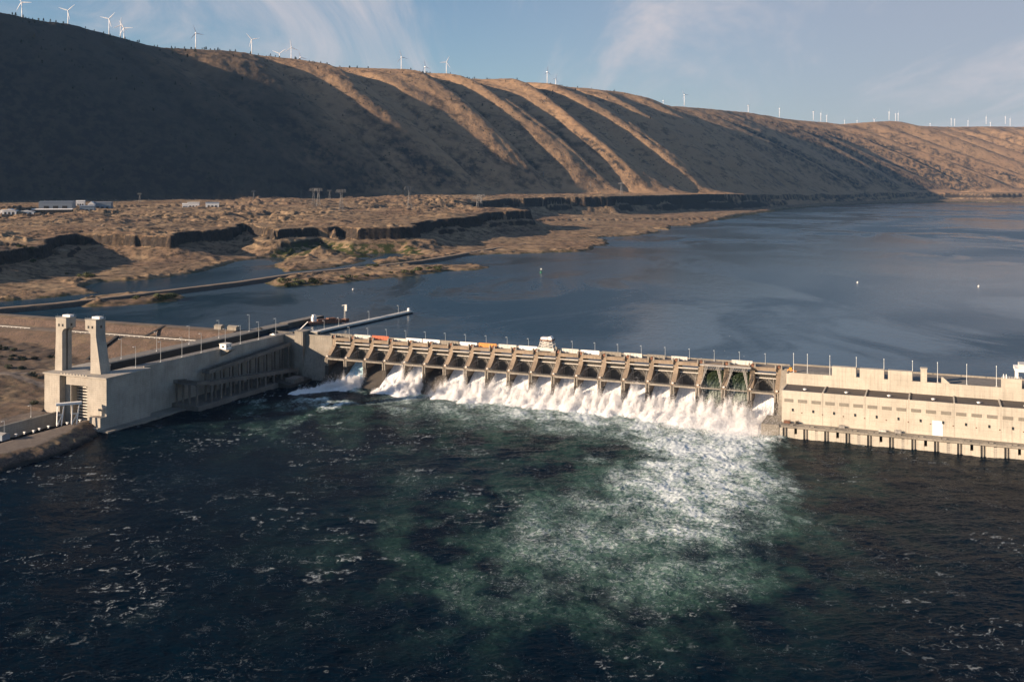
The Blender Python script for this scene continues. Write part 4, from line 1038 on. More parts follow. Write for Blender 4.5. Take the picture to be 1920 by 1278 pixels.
# ------------------------------------------------------------------ foreground bank furniture
def bank_things():
    R = dthing('retaining_wall', 'grey concrete retaining wall left of the lock entrance', 'wall', -91.5, -214.2, 0)
    MB().box(-0.9, 0.9, -190, 0, -8, 8.6).box(-1.1, 1.1, -190, 0, 8.6, 9.2).build('wall', M['lock'], R)
    MB().box(-0.5, 0.3, -190, 0, 9.2, 9.3).build('coping', M['concrete'], R)
    a0, b0 = on_z(105.7, 797.5, 6.2); a1, b1 = on_z(152, 793, 6.2)
    R = dthing('steel_trestle', 'white steel trestle frame in front of the lock gate opening', 'trestle', a0, b0, 6.2)
    L = a1 - a0
    R.rotation_euler.z = -TH + math.atan2(b1 - b0, L); L = math.hypot(L, b1 - b0)
    q = MB()
    for x0, x1 in ((0.3, 0.3), (L - 0.3, L - 0.3)):
        pass
    for y in (-2.2, 2.2):
        for xc, sp in ((2.6, 2.4), (L - 3.4, 2.6)):
            q.bar((xc - sp, y, 0), (xc - sp * 0.8, y * 0.6, 13.6), 0.42); q.bar((xc + sp * 0.2, y, 0), (xc + sp * 0.9, y * 0.6, 13.6), 0.42)
            q.bar((xc - sp * 0.9, y * 0.8, 7), (xc + sp * 0.5, y * 0.8, 7), 0.3); q.bar((xc - sp, y, 0), (xc + sp * 0.5, y * 0.8, 7), 0.26)
    q.build('leg', M['white'], R)
    MB().box(-0.3, L + 0.3, -1.9, 1.9, 13.6, 15.0).build('beam', M['white'], R)
    pr = None
    for i in range(9):
        u, v = [(150, 790), (126, 795), (108, 797), (91, 801.5), (74, 806), (63, 810), (46, 813), (30, 817), (14, 821)][i]
        a, b = on_z(u, v, 6.3); lab = f'{ordinal(i)} white bollard from the lock along the bank roadway'
        if pr is None:
            pr = dthing('bollard', lab, 'bollard', a, b, 6.2, 'white bollards along the bank roadway')
            MB().tube((0, 0, 0), (0, 0, 1.0), 0.5, 0.4, 8).build('post', M['white'], pr)
            MB().box(-0.9, 0.9, -0.5, 0.5, 1.0, 1.5).build('head', M['white'], pr)
        else: copy_tree(pr, D(a, b, 6.2), -TH, lab)
    a, b = on_z(10, 822, 6.2)
    R = dthing('equipment_shed', 'grey metal shed on the near bank at the left edge', 'shed', a - 3, b - 2, 6.1)
    MB().box(-8, 6, -3, 3, 0, 3.6).build('wall', M['bluewhite'], R)
    MB().prism_x(-8.3, 6.3, [(-3.3, 3.601), (3.3, 3.601), (0, 4.6)]).build('roof', M['steel'], R)
    MB().box(1, 3.5, -3.08, -2.99, 0.01, 2.6).build('door', M['dark'], R)
    for i, (u, v) in enumerate(((8, 812), (58, 783))):
        a, b = on_z(u, v, 8 if i else 6.2)
        copy_tree(L1, D(a, b, 8.6 if i else 6.2), -TH, ['lamp post beside the grey metal shed on the near bank', 'lamp post behind the grey retaining wall near the lock'][i])['group'] = 'lamp posts on the left bank'
    R = dthing('sign_frame', 'small tan signboard on a post beside the lock corner', 'sign', -48.5, -217, 9.6)
    MB().bar((-1.2, 0, 0), (-1.2, 0, 4.6), 0.2).bar((1.2, 0, 0), (1.2, 0, 4.6), 0.2).build('post', M['steel'], R)
    MB().box(-1.9, 1.9, -0.15, 0.15, 4.2, 5.6).build('board', M['louver'], R)
    R = dthing('railing', 'rusty railing on the plinth at the foot of the lock front', 'railing', -51, -219, 9.6)
    q = MB()
    for k in range(7): q.bar((-4.7 + k * 1.5, 0, 0), (-4.7 + k * 1.5, 0, 1.2), 0.1)
    q.bar((-4.7, 0, 1.2), (4.3, 0, 1.2), 0.1); q.bar((-4.7, 0, 0.6), (4.3, 0, 0.6), 0.08)
    q.build('rail', M['rust'], R)
    # guard rails on the embankment berm
    for (x0, x1, l) in ((-392, -331, 'white guard rail on the embankment road left of the towers'), (-290, -128, 'long white guard rail on the embankment road right of the towers')):
        R = dthing('guard_rail', l, 'guard rail', x0, -26.5, 29.7, 'guard rails on the embankment road')
        MB().box(0, x1 - x0, -0.12, 0.12, 0.5, 0.95).build('rail', M['pale'], R)
        q = MB()
        for k in range(int((x1 - x0) / 6)): q.box(k * 6, k * 6 + 0.3, -0.2, 0.2, -0.2, 0.45)
        q.build('post', M['white'], R)
    R = dthing('concrete_shed', 'small grey concrete block shed among brush left of the towers', 'shed', -275, -78, 10.5)
    MB().box(-6, 6, -4, 4, -2, 5).build('wall', M['pale'], R); MB().box(-6.4, 6.4, -4.4, 4.4, 5, 5.5).build('roof', M['steel'], R)
    R = dthing('rock_stairway', 'dark stair strip running down the embankment rock face', 'stairway', -188, -5, 36)
    MB().hexa([(-1.5, -21, -6.2), (1.5, -21, -6.2), (1.5, 5, 0.7), (-1.5, 5, 0.7), (-1.5, -21, -5.4), (1.5, -21, -5.4), (1.5, 5, 1.4), (-1.5, 5, 1.4)]).build('steps', M['dark'], R)
    R = dthing('rock_stairway', 'dark stair strip below the embankment guard rail', 'stairway', -216, -33, 30)
    MB().hexa([(-1.5, -44, -21.5), (1.5, -44, -21.5), (1.5, 3, -0.7), (-1.5, 3, -0.7), (-1.5, -44, -20), (1.5, -44, -20), (1.5, 3, 0.6), (-1.5, 3, 0.6)]).build('steps', M['dark'], R)
bank_things()
# ================================================================== water
def mat_reservoir():
    m, nt, b = new_mat('reservoir_surface'); g = NT(nt); p = g.pos()
    slick = g.noise(g.mapping(p, scale=(0.8, 0.55, 1), rot=(0, 0, -0.9)), 0.0042, 7, 0.62, 1.4)
    reg = g.ramp(g.noise(p, 0.0011, 3, 0.5, 0.6), 0.4, 0.62)
    ruff = g.math('MULTIPLY', g.ramp(slick, 0.40, 0.54), g.math('ADD', 0.1, g.math('MULTIPLY', reg, 0.9)))
    w = g.noise(g.mapping(p, scale=(0.5, 1.0, 1), rot=(0, 0, 0.3)), 0.22, 5, 0.6)
    w2 = g.noise(p, 0.05, 4, 0.6)
    b.inputs['Base Color'].default_value = (0.004, 0.028, 0.052, 1)
    g.put(b.inputs['Roughness'], g.ramp(ruff, 0, 1, 0.14, 0.36, False))
    b.inputs['IOR'].default_value = 1.33
    b.inputs['Specular IOR Level'].default_value = 0.36
    b.inputs['Specular Tint'].default_value = (0.72, 0.9, 1.0, 1)
    st = g.ramp(ruff, 0, 1, 0.22, 1.0, False)
    n = g.bump(w, st, 0.5); n = g.bump(w2, g.math('MULTIPLY', st, 0.6), 1.6, n)
    g.put(b.inputs['Normal'], n)
    return m

def reservoir():
    far = 30000
    a = np.r_[np.linspace(-4000, -600, 18)[:-1], np.linspace(-600, 900, 16)[:-1], np.linspace(900, 20000, 60)]
    b = np.r_[8, np.linspace(30, 900, 20)[:-1], np.linspace(900, 24000, 70)]
    A, B = np.meshgrid(a, b)
    o = grid_mesh('reservoir', P0[0] + A * EX[0] + B * NX[0], P0[1] + A * EX[1] + B * NX[1], np.full(A.shape, POOL), mat_reservoir(), smooth=False)
    tag(o, kind='structure')
reservoir()

def gsum(U, V, L):
    f = np.zeros(U.shape)
    for u, v, ru, rv, s in L: f = np.maximum(f, s * np.exp(-((U - u) / ru) ** 2 - ((V - v) / rv) ** 2)) + 0.25 * np.minimum(f, s * np.exp(-((U - u) / ru) ** 2 - ((V - v) / rv) ** 2))
    return f

BASE_U = [480, 560, 640, 700, 800, 900, 1000, 1100, 1200, 1300, 1440, 1500]
BASE_V = [790, 768, 742, 738, 744, 764, 775, 786, 797, 809, 818, 830]
def tailwater():
    us = np.r_[np.arange(-700, -30, 14), np.arange(-30, 1955, 2.2), np.arange(1955, 2700, 14)]
    vs = np.r_[np.arange(1480, 1310, -8), np.arange(1310, 705, -1.1)]
    U, V = np.meshgrid(us, vs)
    Y = CAMZ * FOC / (V - VH); X = (U - 960) / FOC * Y
    wu = U + 75 * fbm(X / 38, Y / 60, 5, 201, 0.6); wv = V + 42 * fbm(X / 38 + 7, Y / 60, 5, 202, 0.6)
    base = np.interp(U, BASE_U, BASE_V)
    d = V - base
    foam = 1.05 * (1 - sstep(-12, 40, d + 0.6 * (wv - V))) * sstep(640, 820, U) * sstep(1470, 1420, U)
    foam = np.maximum(foam, 0.62 * (1 - sstep(10, 75, d)) * sstep(620, 760, U) * sstep(1480, 1430, U))
    foam = np.maximum(foam, gsum(wu, wv, [(1375, 822, 85, 26, 1.25), (1270, 815, 120, 22, 1.0), (1350, 838, 125, 50, 1.12), (1320, 885, 165, 62, 0.92), (1300, 930, 190, 70, 0.64), (1230, 965, 240, 85, 0.52), (1395, 960, 140, 60, 0.52), (1090, 1010, 280, 110, 0.44),
                                          (1250, 1070, 270, 95, 0.40), (1490, 985, 65, 32, 0.5), (1000, 1100, 320, 110, 0.30)]))
    foam = np.maximum(foam, gsum(wu, wv, [(620, 752, 70, 14, 0.95), (560, 772, 70, 13, 0.6), (500, 790, 90, 14, 0.36), (720, 760, 110, 14, 0.6), (780, 790, 160, 22, 0.34)]))
    foam = np.maximum(foam, gsum(wu, wv, [(800, 900, 70, 60, 0.3), (730, 990, 60, 40, 0.3), (300, 1130, 240, 40, 0.26), (90, 1180, 140, 60, 0.27), (800, 1240, 500, 60, 0.22), (1750, 900, 200, 30, 0.2)]))
    foam = np.maximum(foam, 0.19 + 0.07 * fbm(X / 60, Y / 60, 3, 205))
    foam = foam * np.where(foam > 0.3, 0.9 + 0.32 * fbm(X / 20, Y / 26, 4, 231), 1)
    green = gsum(wu, wv, [(1220, 960, 330, 150, 1.0), (1000, 1040, 330, 140, 0.7), (1340, 1050, 220, 130, 0.85), (1180, 1120, 330, 110, 0.5), (1000, 800, 420, 45, 0.65), (560, 785, 130, 30, 0.8)])
    green *= sstep(-0.5, 0.35, fbm(X / 26, Y / 34, 4, 207))
    calm = sstep(1440, 1560, U + 0.4 * (V - 850)); rough = 1 - 0.25 * calm + 0.8 * np.clip(foam - 0.3, 0, 0.6)
    dist = Y / 400
    wx, wy = X * 0.97 + Y * 0.2, Y * 0.97 - X * 0.2
    Z = rough * (0.55 * fbm(wx / 30, wy / 20, 3, 211) + 0.50 * ridged(wx / 13, wy / 7.5, 3, 212) + 0.26 * ridged(wx / 5, wy / 3.1, 2, 213) + 0.1 * fbm(wx / 1.7, wy / 1.2, 2, 214)) - 0.5
    Z += np.clip(foam - 0.3, 0, 1) * (0.75 * ridged(X / 7, Y / 5, 4, 215) + 0.4 * fbm(X / 2.2, Y / 2.2, 2, 216))
    capn = ridged(wx / 5 + 0.6 * fbm(X / 9, Y / 9, 2, 221), wy / 2.6, 3, 222); field = fbm(X / 45, Y / 60, 4, 223) + 0.9 * np.clip(foam - 0.2, 0, 0.5) - 0.3 * calm
    cap = sstep(1.04, 1.18, capn + 0.22 * field) * sstep(-0.5, 0.5, field + 0.1)
    line = 1 - np.abs(fbm(X / 42 + 0.5 * fbm(X / 15, Y / 15, 3, 225), Y / 34, 4, 224)) * 20
    cap = np.maximum(cap, 0.6 * np.clip(line, 0, 1) * sstep(-0.2, 0.5, fbm(X / 70, Y / 70, 3, 226) + 0.4 * np.clip(foam - 0.2, 0, 0.6) - 0.2 * calm) * sstep(0.0, 0.5, fbm(X / 5, Y / 5, 3, 227) + 0.25))
    edge = sstep(1400, 1315, V)
    o = grid_mesh('tailwater', X, Y, Z * np.maximum(edge, 0.3), mat_tail(), attrs={'foam': foam, 'green': np.clip(green, 0, 1), 'cap': np.clip(cap, 0, 1)})
    tag(o, kind='structure')
    me = bpy.data.meshes.new('river'); pts = [(-3000, -2500), (4000, -2500), (4000, 700), (-3000, 700)]
    me.from_pydata([(x, y, -1.6) for x, y in pts], [], [(0, 1, 2, 3)]); me.materials.append(o.data.materials[0])
    q = bpy.data.objects.new('river', me); COL.objects.link(q); tag(q, kind='structure')

def mat_tail():
    m, nt, b = new_mat('tailwater_surface'); g = NT(nt); p = g.pos()
    F = g.n('ShaderNodeAttribute', attribute_name='foam').outputs['Fac']; G = g.n('ShaderNodeAttribute', attribute_name='green').outputs['Fac']
    warp = g.n('ShaderNodeTexNoise', i_Scale=0.09, i_Detail=4.0); g.put(warp.inputs['Vector'], p)
    wv = g.n('ShaderNodeVectorMath', operation='MULTIPLY_ADD'); g.put(wv.inputs[0], warp.outputs[1]); wv.inputs[1].default_value = (9, 9, 0); g.put(wv.inputs[2], p)
    pw = g.mapping(wv.outputs[0], scale=(0.75, 1.25, 1), rot=(0, 0, 0.3))
    lace = g.math('ABSOLUTE', g.math('SUBTRACT', g.noise(pw, 0.2, 7, 0.62), 0.5))
    lace = g.ramp(lace, 0.0, 0.11, 1.0, 0.0, False)
    lace2 = g.math('ABSOLUTE', g.math('SUBTRACT', g.noise(pw, 0.55, 5, 0.6), 0.5))
    lace2 = g.ramp(lace2, 0.0, 0.13, 1.0, 0.0, False)
    patch = g.noise(p, 0.1, 6, 0.66, 0.6)
    fine = g.noise(p, 1.1, 4, 0.7)
    ps = g.mapping(wv.outputs[0], scale=(1.0, 0.5, 1), rot=(0, 0, TH))
    chop = g.noise(ps, 0.42, 6, 0.7, 0.8)
    crest = g.math('ABSOLUTE', g.math('SUBTRACT', g.noise(ps, 0.34, 6, 0.68, 1.2), 0.5)); crest = g.ramp(crest, 0.0, 0.07, 1.0, 0.0, False)
    C = g.n('ShaderNodeAttribute', attribute_name='cap').outputs['Fac']
    # aerated, milky water: smooth, follows the amount of air
    milk = g.math('MULTIPLY', g.ramp(F, 0.24, 0.95, 0.0, 1.0, False), g.ramp(chop, 0.34, 0.62, 0.3, 1.0))
    # bright lace on top of it
    val = g.math('ADD', g.math('MULTIPLY', lace, 0.34), g.math('ADD', g.math('MULTIPLY', crest, 0.30), g.math('ADD', g.math('MULTIPLY', patch, 0.62), g.math('MULTIPLY', fine, 0.42))))
    thr = g.math('SUBTRACT', 1.22, g.math('MULTIPLY', F, 0.72))
    lacef = g.ramp(g.math('SUBTRACT', val, thr), 0.0, 0.42, 0.0, 1.0, False)
    lacef = g.math('MULTIPLY', lacef, g.ramp(F, 0.15, 0.95, 0.6, 1.0, False))
    lacef = g.math('MAXIMUM', lacef, g.math('MULTIPLY', C, g.ramp(fine, 0.36, 0.56)))
    foam = g.math('MAXIMUM', lacef, g.math('MULTIPLY', milk, 0.6))
    deep = g.mix(g.ramp(g.noise(p, 0.014, 4, 0.6), 0.35, 0.65), (0.0006, 0.0072, 0.0155), (0.0008, 0.0050, 0.0118))
    grn = g.mix(g.ramp(chop, 0.3, 0.7), (0.012, 0.045, 0.037), (0.055, 0.115, 0.088))
    body = g.mix(g.math('MULTIPLY', G, g.ramp(g.noise(p, 0.06, 6, 0.65), 0.3, 0.56, 0.3, 1.0)), deep, grn)
    body = g.mix(milk, body, (0.23, 0.345, 0.30))
    base = g.mix(lacef, body, (0.66, 0.73, 0.74))
    g.put(b.inputs['Base Color'], base)
    g.put(b.inputs['Roughness'], g.ramp(foam, 0, 0.6, 0.13, 0.75, False))
    b.inputs['IOR'].default_value = 1.13
    b.inputs['Specular IOR Level'].default_value = 0.12
    b.inputs['Specular Tint'].default_value = (0.7, 0.9, 1.0, 1)
    n = g.bump(g.noise(g.mapping(p, scale=(0.8, 1.3, 1), rot=(0, 0, 0.2)), 0.55, 5, 0.65), 0.8, 0.5)
    n = g.bump(foam, 0.5, 0.35, n); n = g.bump(chop, g.math('MULTIPLY', milk, 0.6), 0.6, n)
    g.put(b.inputs['Normal'], n)
    return m
tailwater()

# ------------------------------------------------------------------ falling water and spray
def mat_white():
    m, nt, b = new_mat('white_water'); g = NT(nt); p = g.pos()
    q = g.mapping(p, rot=(0, 0, TH)); s = g.noise(g.mapping(q, scale=(1.4, 0.25, 0.25)), 1.0, 5, 0.65)
    g.put(b.inputs['Base Color'], g.mix(g.ramp(s, 0.3, 0.6), (0.55, 0.60, 0.62), (0.86, 0.87, 0.87)))
    b.inputs['Roughness'].default_value = 0.7
    b.inputs['Specular IOR Level'].default_value = 0.2
    g.put(b.inputs['Normal'], g.bump(g.noise(q, 0.8, 5, 0.7), 0.7, 0.6))
    return m
def mat_drop():
    m, nt, b = new_mat('spray_droplets'); g = NT(nt)
    nt.nodes.remove(b)
    a = g.n('ShaderNodeBsdfDiffuse'); a.inputs[0].default_value = (0.97, 0.97, 0.97, 1)
    t = g.n('ShaderNodeBsdfTranslucent'); t.inputs[0].default_value = (0.97, 0.97, 0.97, 1)
    mx = g.n('ShaderNodeMixShader'); mx.inputs[0].default_value = 0.5
    nt.links.new(a.outputs[0], mx.inputs[1]); nt.links.new(t.outputs[0], mx.inputs[2])
    nt.links.new(mx.outputs[0], [n for n in nt.nodes if n.type == 'OUTPUT_MATERIAL'][0].inputs[0])
    return m
def mat_green():
    m, nt, b = new_mat('green_sheet'); g = NT(nt); p = g.mapping(g.pos(), rot=(0, 0, TH))
    s = g.noise(g.mapping(p, scale=(1.6, 0.2, 0.12)), 1.0, 5, 0.6)
    z = g.n('ShaderNodeSeparateXYZ', i_0=p).outputs[2]
    aer = g.math('MULTIPLY', g.ramp(s, 0.42, 0.68), g.ramp(z, 26, 12, 0.05, 1.0))
    g.put(b.inputs['Base Color'], g.mix(aer, g.mix(g.ramp(s, 0.3, 0.7), (0.008, 0.016, 0.008), (0.028, 0.044, 0.022)), (0.34, 0.38, 0.34)))
    b.inputs['Roughness'].default_value = 0.25
    return m

def falling_water():
    white = mat_white()
    for i, s in OPEN.items():
        a0 = S * i + 1.82; a1 = S * (i + 1) - 1.82
        if i in WEIR:
            prof = [(12, 31.6), (7, 31.0), (3.4, 29.2), (0.5, 27.4), (-2.5, 24), (-5.5, 19), (-8.5, 12.5), (-11.5, 4), (-13, -1)]
        else:
            h = 1.1
            prof = [(5, 16.5 + h * 0.6), (2, 15.9 + h * 0.7), (-3, 12.8 + h), (-7, 10.0 + h * 1.2), (-12, 6.4 + h * 1.5), (-18, 3.4 + h * 1.6), (-26, 0.6), (-34, -1.2)]
        pb = np.array([q[0] for q in prof]); pz = np.array([q[1] for q in prof])
        tt = np.linspace(0, 1, 70); kk = np.linspace(0, 1, len(pb))
        B1 = np.interp(tt, kk, pb); Z1 = np.interp(tt, kk, pz)
        A = np.linspace(a0, a1, 46)
        AA, BB = np.meshgrid(A, B1); ZZ = np.repeat(Z1[:, None], 46, 1)
        rough = (np.linspace(0, 1, 70)[:, None] ** 1.5) * (0.35 if i in WEIR else 1.3)
        ZZ = ZZ + rough * fbm(AA / 1.6, BB / 5.0 + i * 3, 4, 301); BB = BB - rough * 0.7 * fbm(AA / 2.0, ZZ / 4.0, 3, 302)
        X = P0[0] + AA * EX[0] + BB * NX[0]; Y = P0[1] + AA * EX[1] + BB * NX[1]
        o = grid_mesh('water_sheet', X, Y, ZZ, GREEN if i in WEIR else TEAL if i == 1 else white)
        tag(o, kind='stuff')
        if i in WEIR: tag(o, 'smooth green water sheet pouring over the weir under the steel frame', 'water')
GREEN = mat_green()
TEAL = mat_plain('turquoise_sheet', (0.38, 0.58, 0.66), 0.6, var=0.3, scale=0.7)
falling_water()

def spray():
    drop = mat_drop()
    C = []; core = []
    A, B = np.meshgrid(np.arange(-60, 386, 0.8), np.arange(-74, -4, 0.8))
    H = np.full(A.shape, -3.0)
    lumps = []
    rng = np.random.default_rng(5)
    for i, s in OPEN.items():
        c = S * (i + 0.5)
        nl = 4
        for k in range(nl):
            a = c + (-6.2 + 12.4 * k / (nl - 1)) + rng.normal(0, 1.7); bb = -15.5 + rng.normal(0, 1.8)
            h = (8.8 + rng.uniform(-2.5, 5.0)) * s; r = rng.uniform(2.6, 3.9)
            if i == 1: a = c + 2.5 + k * 1.8; h *= 0.9
            if i == 3: h *= 0.5 + 0.2 * k
            if i in (17, 18): h = rng.uniform(8, 13); bb -= 4
            if i == 19: h = rng.uniform(2.5, 5.5); bb -= 2
            lumps.append((a, bb, r, h)); lumps.append((a + rng.normal(0, 1), bb - 6.5 + rng.normal(0, 1), r * 1.35, h * 0.62)); lumps.append((a + rng.normal(0, 2), bb - 14 + rng.normal(0, 2), r * 1.7, h * 0.3))
            if i >= 15: lumps.append((a + rng.normal(0, 3), bb - 21 + rng.normal(0, 3), r * 2, h * 0.36))
    for a in np.arange(6 * S, 20 * S - 8, 4.2):
        lumps.append((a + rng.normal(0, 1.2), -22 + rng.normal(0, 2.0), rng.uniform(2.8, 4.2), rng.uniform(3.5, 8.0)))
    # the first jet runs on downstream beside the fish ladder
    for k in range(16):
        f = k / 15; lumps.append((34 - 30 * f + rng.normal(0, 1.6), -16 - 40 * f, 3.4 + 2.6 * f, 7.5 * (1 - f) ** 1.2 + 1.2))
    for a, b, r, h in lumps:
        H = np.maximum(H, -1 + (h + 1) * np.exp(-((A - a) ** 2 + ((B - b) / 1.25) ** 2) / (r * r)))
    HS = H.copy(); H = np.where(H > 0, H * 0.62, H)
    H += np.clip(H + 1, 0, 6) / 6 * (2.1 * fbm(A / 5, B / 5, 4, 311) + 0.9 * fbm(A / 1.6, B / 1.6, 3, 312))
    X = P0[0] + A * EX[0] + B * NX[0]; Y = P0[1] + A * EX[1] + B * NX[1]
    cell = np.maximum(np.maximum(H[:-1, :-1], H[1:, 1:]), np.maximum(H[1:, :-1], H[:-1, 1:])) > -0.4
    o = grid_mesh('white_water', X, Y, H, WHITE, mask=cell); tag(o, kind='stuff')
    # droplets: over the boil and drifting above it
    HS = HS + np.clip(HS + 1, 0, 6) / 6 * 2.4 * fbm(A / 4, B / 4, 4, 313)
    wgt = np.clip(HS + 0.3, 0, None) ** 1.25; wgt = wgt.ravel() / wgt.sum()
    n = 1500000
    k = rng.choice(H.size, n, p=wgt)
    a = A.ravel()[k] + rng.uniform(-.5, .5, n); b = B.ravel()[k] + rng.uniform(-.5, .5, n)
    hh = np.clip(HS.ravel()[k], 0.1, None)
    mod = np.clip(0.7 + 1.2 * fbm(a / 7, b / 7, 3, 321), 0.12, 2.2)
    up = rng.exponential(1.0, n) * (0.15 * hh + 0.4) * mod
    z = hh * (0.5 + 0.5 * rng.random(n) ** 0.6) + up - 0.25
    a = a + rng.normal(0, 0.25, n) * (0.4 + up * 0.4) + up * 0.15; b = b + rng.normal(0, 0.25, n) * (0.4 + up * 0.4)
    ok = z > 0
    P = np.stack([P0[0] + a * EX[0] + b * NX[0], P0[1] + a * EX[1] + b * NX[1], z], 1)[ok]
    o = tri_cloud('spray', P, rng.uniform(0.10, 0.24, len(P)), drop); tag(o, kind='stuff')
    n = 420000
    a = rng.uniform(5.6 * S, 20 * S - 3, n); b = -13 - np.abs(rng.normal(6, 7, n)); hz = 7.5 * np.clip(0.75 + 0.9 * fbm(a / 9, b / 14, 3, 341), 0.1, 2); z = rng.exponential(0.42, n) * hz
    ok = (z < 15) & ~((a > 371) & (b > -54) & (z < 9)); P = np.stack([P0[0] + a * EX[0] + b * NX[0], P0[1] + a * EX[1] + b * NX[1], z], 1)[ok]
    o = tri_cloud('mist', P, rng.uniform(0.09, 0.2, len(P)), drop); tag(o, kind='stuff')
    # thin drifting mist at the right-hand end
    n = 150000
    a = rng.normal(352, 24, n); b = rng.normal(-40, 11, n); z = rng.exponential(4.2, n) * np.clip(0.5 + 1.3 * fbm(a / 12, b / 12, 3, 331), 0.1, 2)
    ok = (a < 388) & (b < -13) & ~((a > 371) & (b > -54) & (z < 9))
    P = np.stack([P0[0] + a * EX[0] + b * NX[0], P0[1] + a * EX[1] + b * NX[1], z], 1)[ok]
    o = tri_cloud('mist', P, rng.uniform(0.10, 0.22, len(P)), drop); tag(o, kind='stuff')
WHITE = mat_white()
spray()

# ================================================================== wind turbines on the ridge
def turbine_proto():
    r = thing('wind_turbine', 'x', 'wind turbine', (0, 0, 0), 0, 'wind turbines along the ridge')
    MB().tube((0, 0, -90), (0, 0, 0), 2.1, 1.5, 10).build('tower', M['turbine'], r, smooth=True)
    MB().box(-1.7, 1.7, -2.6, 7.0, -1.4, 2.4).build('nacelle', M['turbine'], r)
    MB().tube((0, -5.2, 0.4), (0, -2.61, 0.4), 0.7, 1.8, 8).build('hub', M['turbine'], r)
    for k in range(3):
        m = MB(); L = 42.0
        st = [(0, 1.2, 1.0), (4, 1.3, 0.9), (9, 2.0, 0.6), (25, 1.4, 0.4), (L, 0.45, 0.15)]
        an = math.radians(120 * k)
        ring = []
        for rr, c, t in st:
            q = []
            for cx, ty in ((-c, 0), (0, t), (c * 1.3, 0), (0, -t)):
                x, z = cx * math.cos(an) + rr * math.sin(an), -cx * math.sin(an) + rr * math.cos(an)
                m.v.append((x, -4.0 + ty, 0.4 + z)); q.append(len(m.v) - 1)
            ring.append(q)
        for q0, q1 in zip(ring, ring[1:]):
            for j in range(4): m.face((q0[j], q0[(j + 1) % 4], q1[(j + 1) % 4], q1[j]))
        m.face(ring[0]); m.face(ring[-1])
        m.build('blade', M['turbine'], r)
    return r

TURB = [(41, 5, 4300, 90, 0.1), (127.5, 20.5, 4560, 48, 0.1), (204.5, 36, 4650, 43, 0.1), (226, 48, 5200, 5, 0.3), (232.5, 53, 4800, 88, 0.1), (367, 62.5, 5000, -20, 0.6), (472, 74.5, 5300, 78, 0.2), (524, 101, 5500, 52, 0.1),
        (546, 89.5, 5450, -8, 0.3), (563, 108, 6000, -18, 0.5), (752.5, 107.5, 5900, -18, 0.5), (797, 125.5, 6600, -15, 0.8), (837, 117, 5900, 25, 0.2), (1026, 135, 6700, 0, 0.9), (1042, 148, 8000, 20, 0.9),
        (1243.5, 189, 9800, 0, 1.1), (1283, 178, 8400, 85, 0.4), (1403, 198, 9400, 15, 1.0), (1461.5, 203.6, 10200, 0, 1.1), (1525, 210, 10800, 50, 1.0), (1539, 213, 11000, 0, 1.2), (1550, 217, 11600, 30, 1.2),
        (1583.5, 226, 13200, 10, 1.1), (1607, 226.5, 15500, 0, 1.0), (1639, 224, 14500, 60, 0.3), (1667, 210.5, 11200, 0, 1.2), (1679, 214, 12400, 30, 1.1), (1684, 213, 12000, 0, 1.2), (1744, 232, 15500, 0, 1.0), (1783.5, 223, 13000, 20, 1.1),
        (1790, 224, 13200, 70, 1.1), (1815, 227, 14000, 0, 1.0), (1849, 220, 13400, 0, 1.1), (1857, 230, 15500, 30, 1.0), (1885, 219.5, 13600, 20, 1.0), (1894, 223.5, 14500, 0, 1.1)]
def turbines():
    pr = turbine_proto()
    for i, (u, v, y, ang, yaw) in enumerate(TURB):
        lab = f'{ordinal(i)} white wind turbine from the left along the ridge top'
        o = pr if i == 0 else copy_tree(pr, (0, 0, 0))
        o['label'] = lab
        kc = int(np.argmin(np.abs(CX / CY * FOC + 960 - u))); y = max(min(y, 13000), CY[kc] + 150)
        o.location = at_depth(u, v, y); o.rotation_euler = (0, 0, yaw)
        # turn the rotor about its own axis
        bl = [c for c in bpy.data.objects if c.parent == o and c.name.startswith('blade')]
        for b in bl:
            Rm = Matrix.Translation((0, 0, 0.4)) @ Matrix.Rotation(math.radians(ang), 4, 'Y') @ Matrix.Translation((0, 0, -0.4))
            b.matrix_local = Rm
turbines()

# ------------------------------------------------------------------ transmission pylons on the bench
def pylon_protos():
    r = thing('transmission_pylon', 'x', 'pylon', (0, 0, 0), 0, 'transmission pylons across the bench')
    q = MB(); H = 40.0
    for sx in (-1, 1):
        for sy in (-1, 1): q.bar((sx * 5.0, sy * 3.4, 0), (sx * 1.5, sy * 1.3, H * 0.72), 0.32); q.bar((sx * 1.5, sy * 1.3, H * 0.72), (sx * 3.2, sy * 1.2, H), 0.28)
    for k in range(6):
        f0, f1 = k / 6, (k + 1) / 6; w0, w1 = 5 - 3.5 * f0, 5 - 3.5 * f1; z0, z1 = f0 * H * 0.72, f1 * H * 0.72
        for sy in (-2.4, 2.4):
            q.bar((-w0, sy, z0), (w1, sy, z1), 0.17); q.bar((w0, sy, z0), (-w1, sy, z1), 0.17); q.bar((-w1, sy, z1), (w1, sy, z1), 0.16)
    q.build('lattice_body', M['pylon'], r)
    a = MB()
    for sy in (-1.0, 1.0):
        a.bar((-12, sy, H * 0.86), (12, sy, H * 0.86), 0.28); a.bar((-9, sy, H), (9, sy, H), 0.28)
        for k in range(8): a.bar((-12 + k * 3, sy, H * 0.86), (-9 + k * 2.6, sy, H), 0.25)
    a.build('crossarm', M['pylon'], r)
    return r
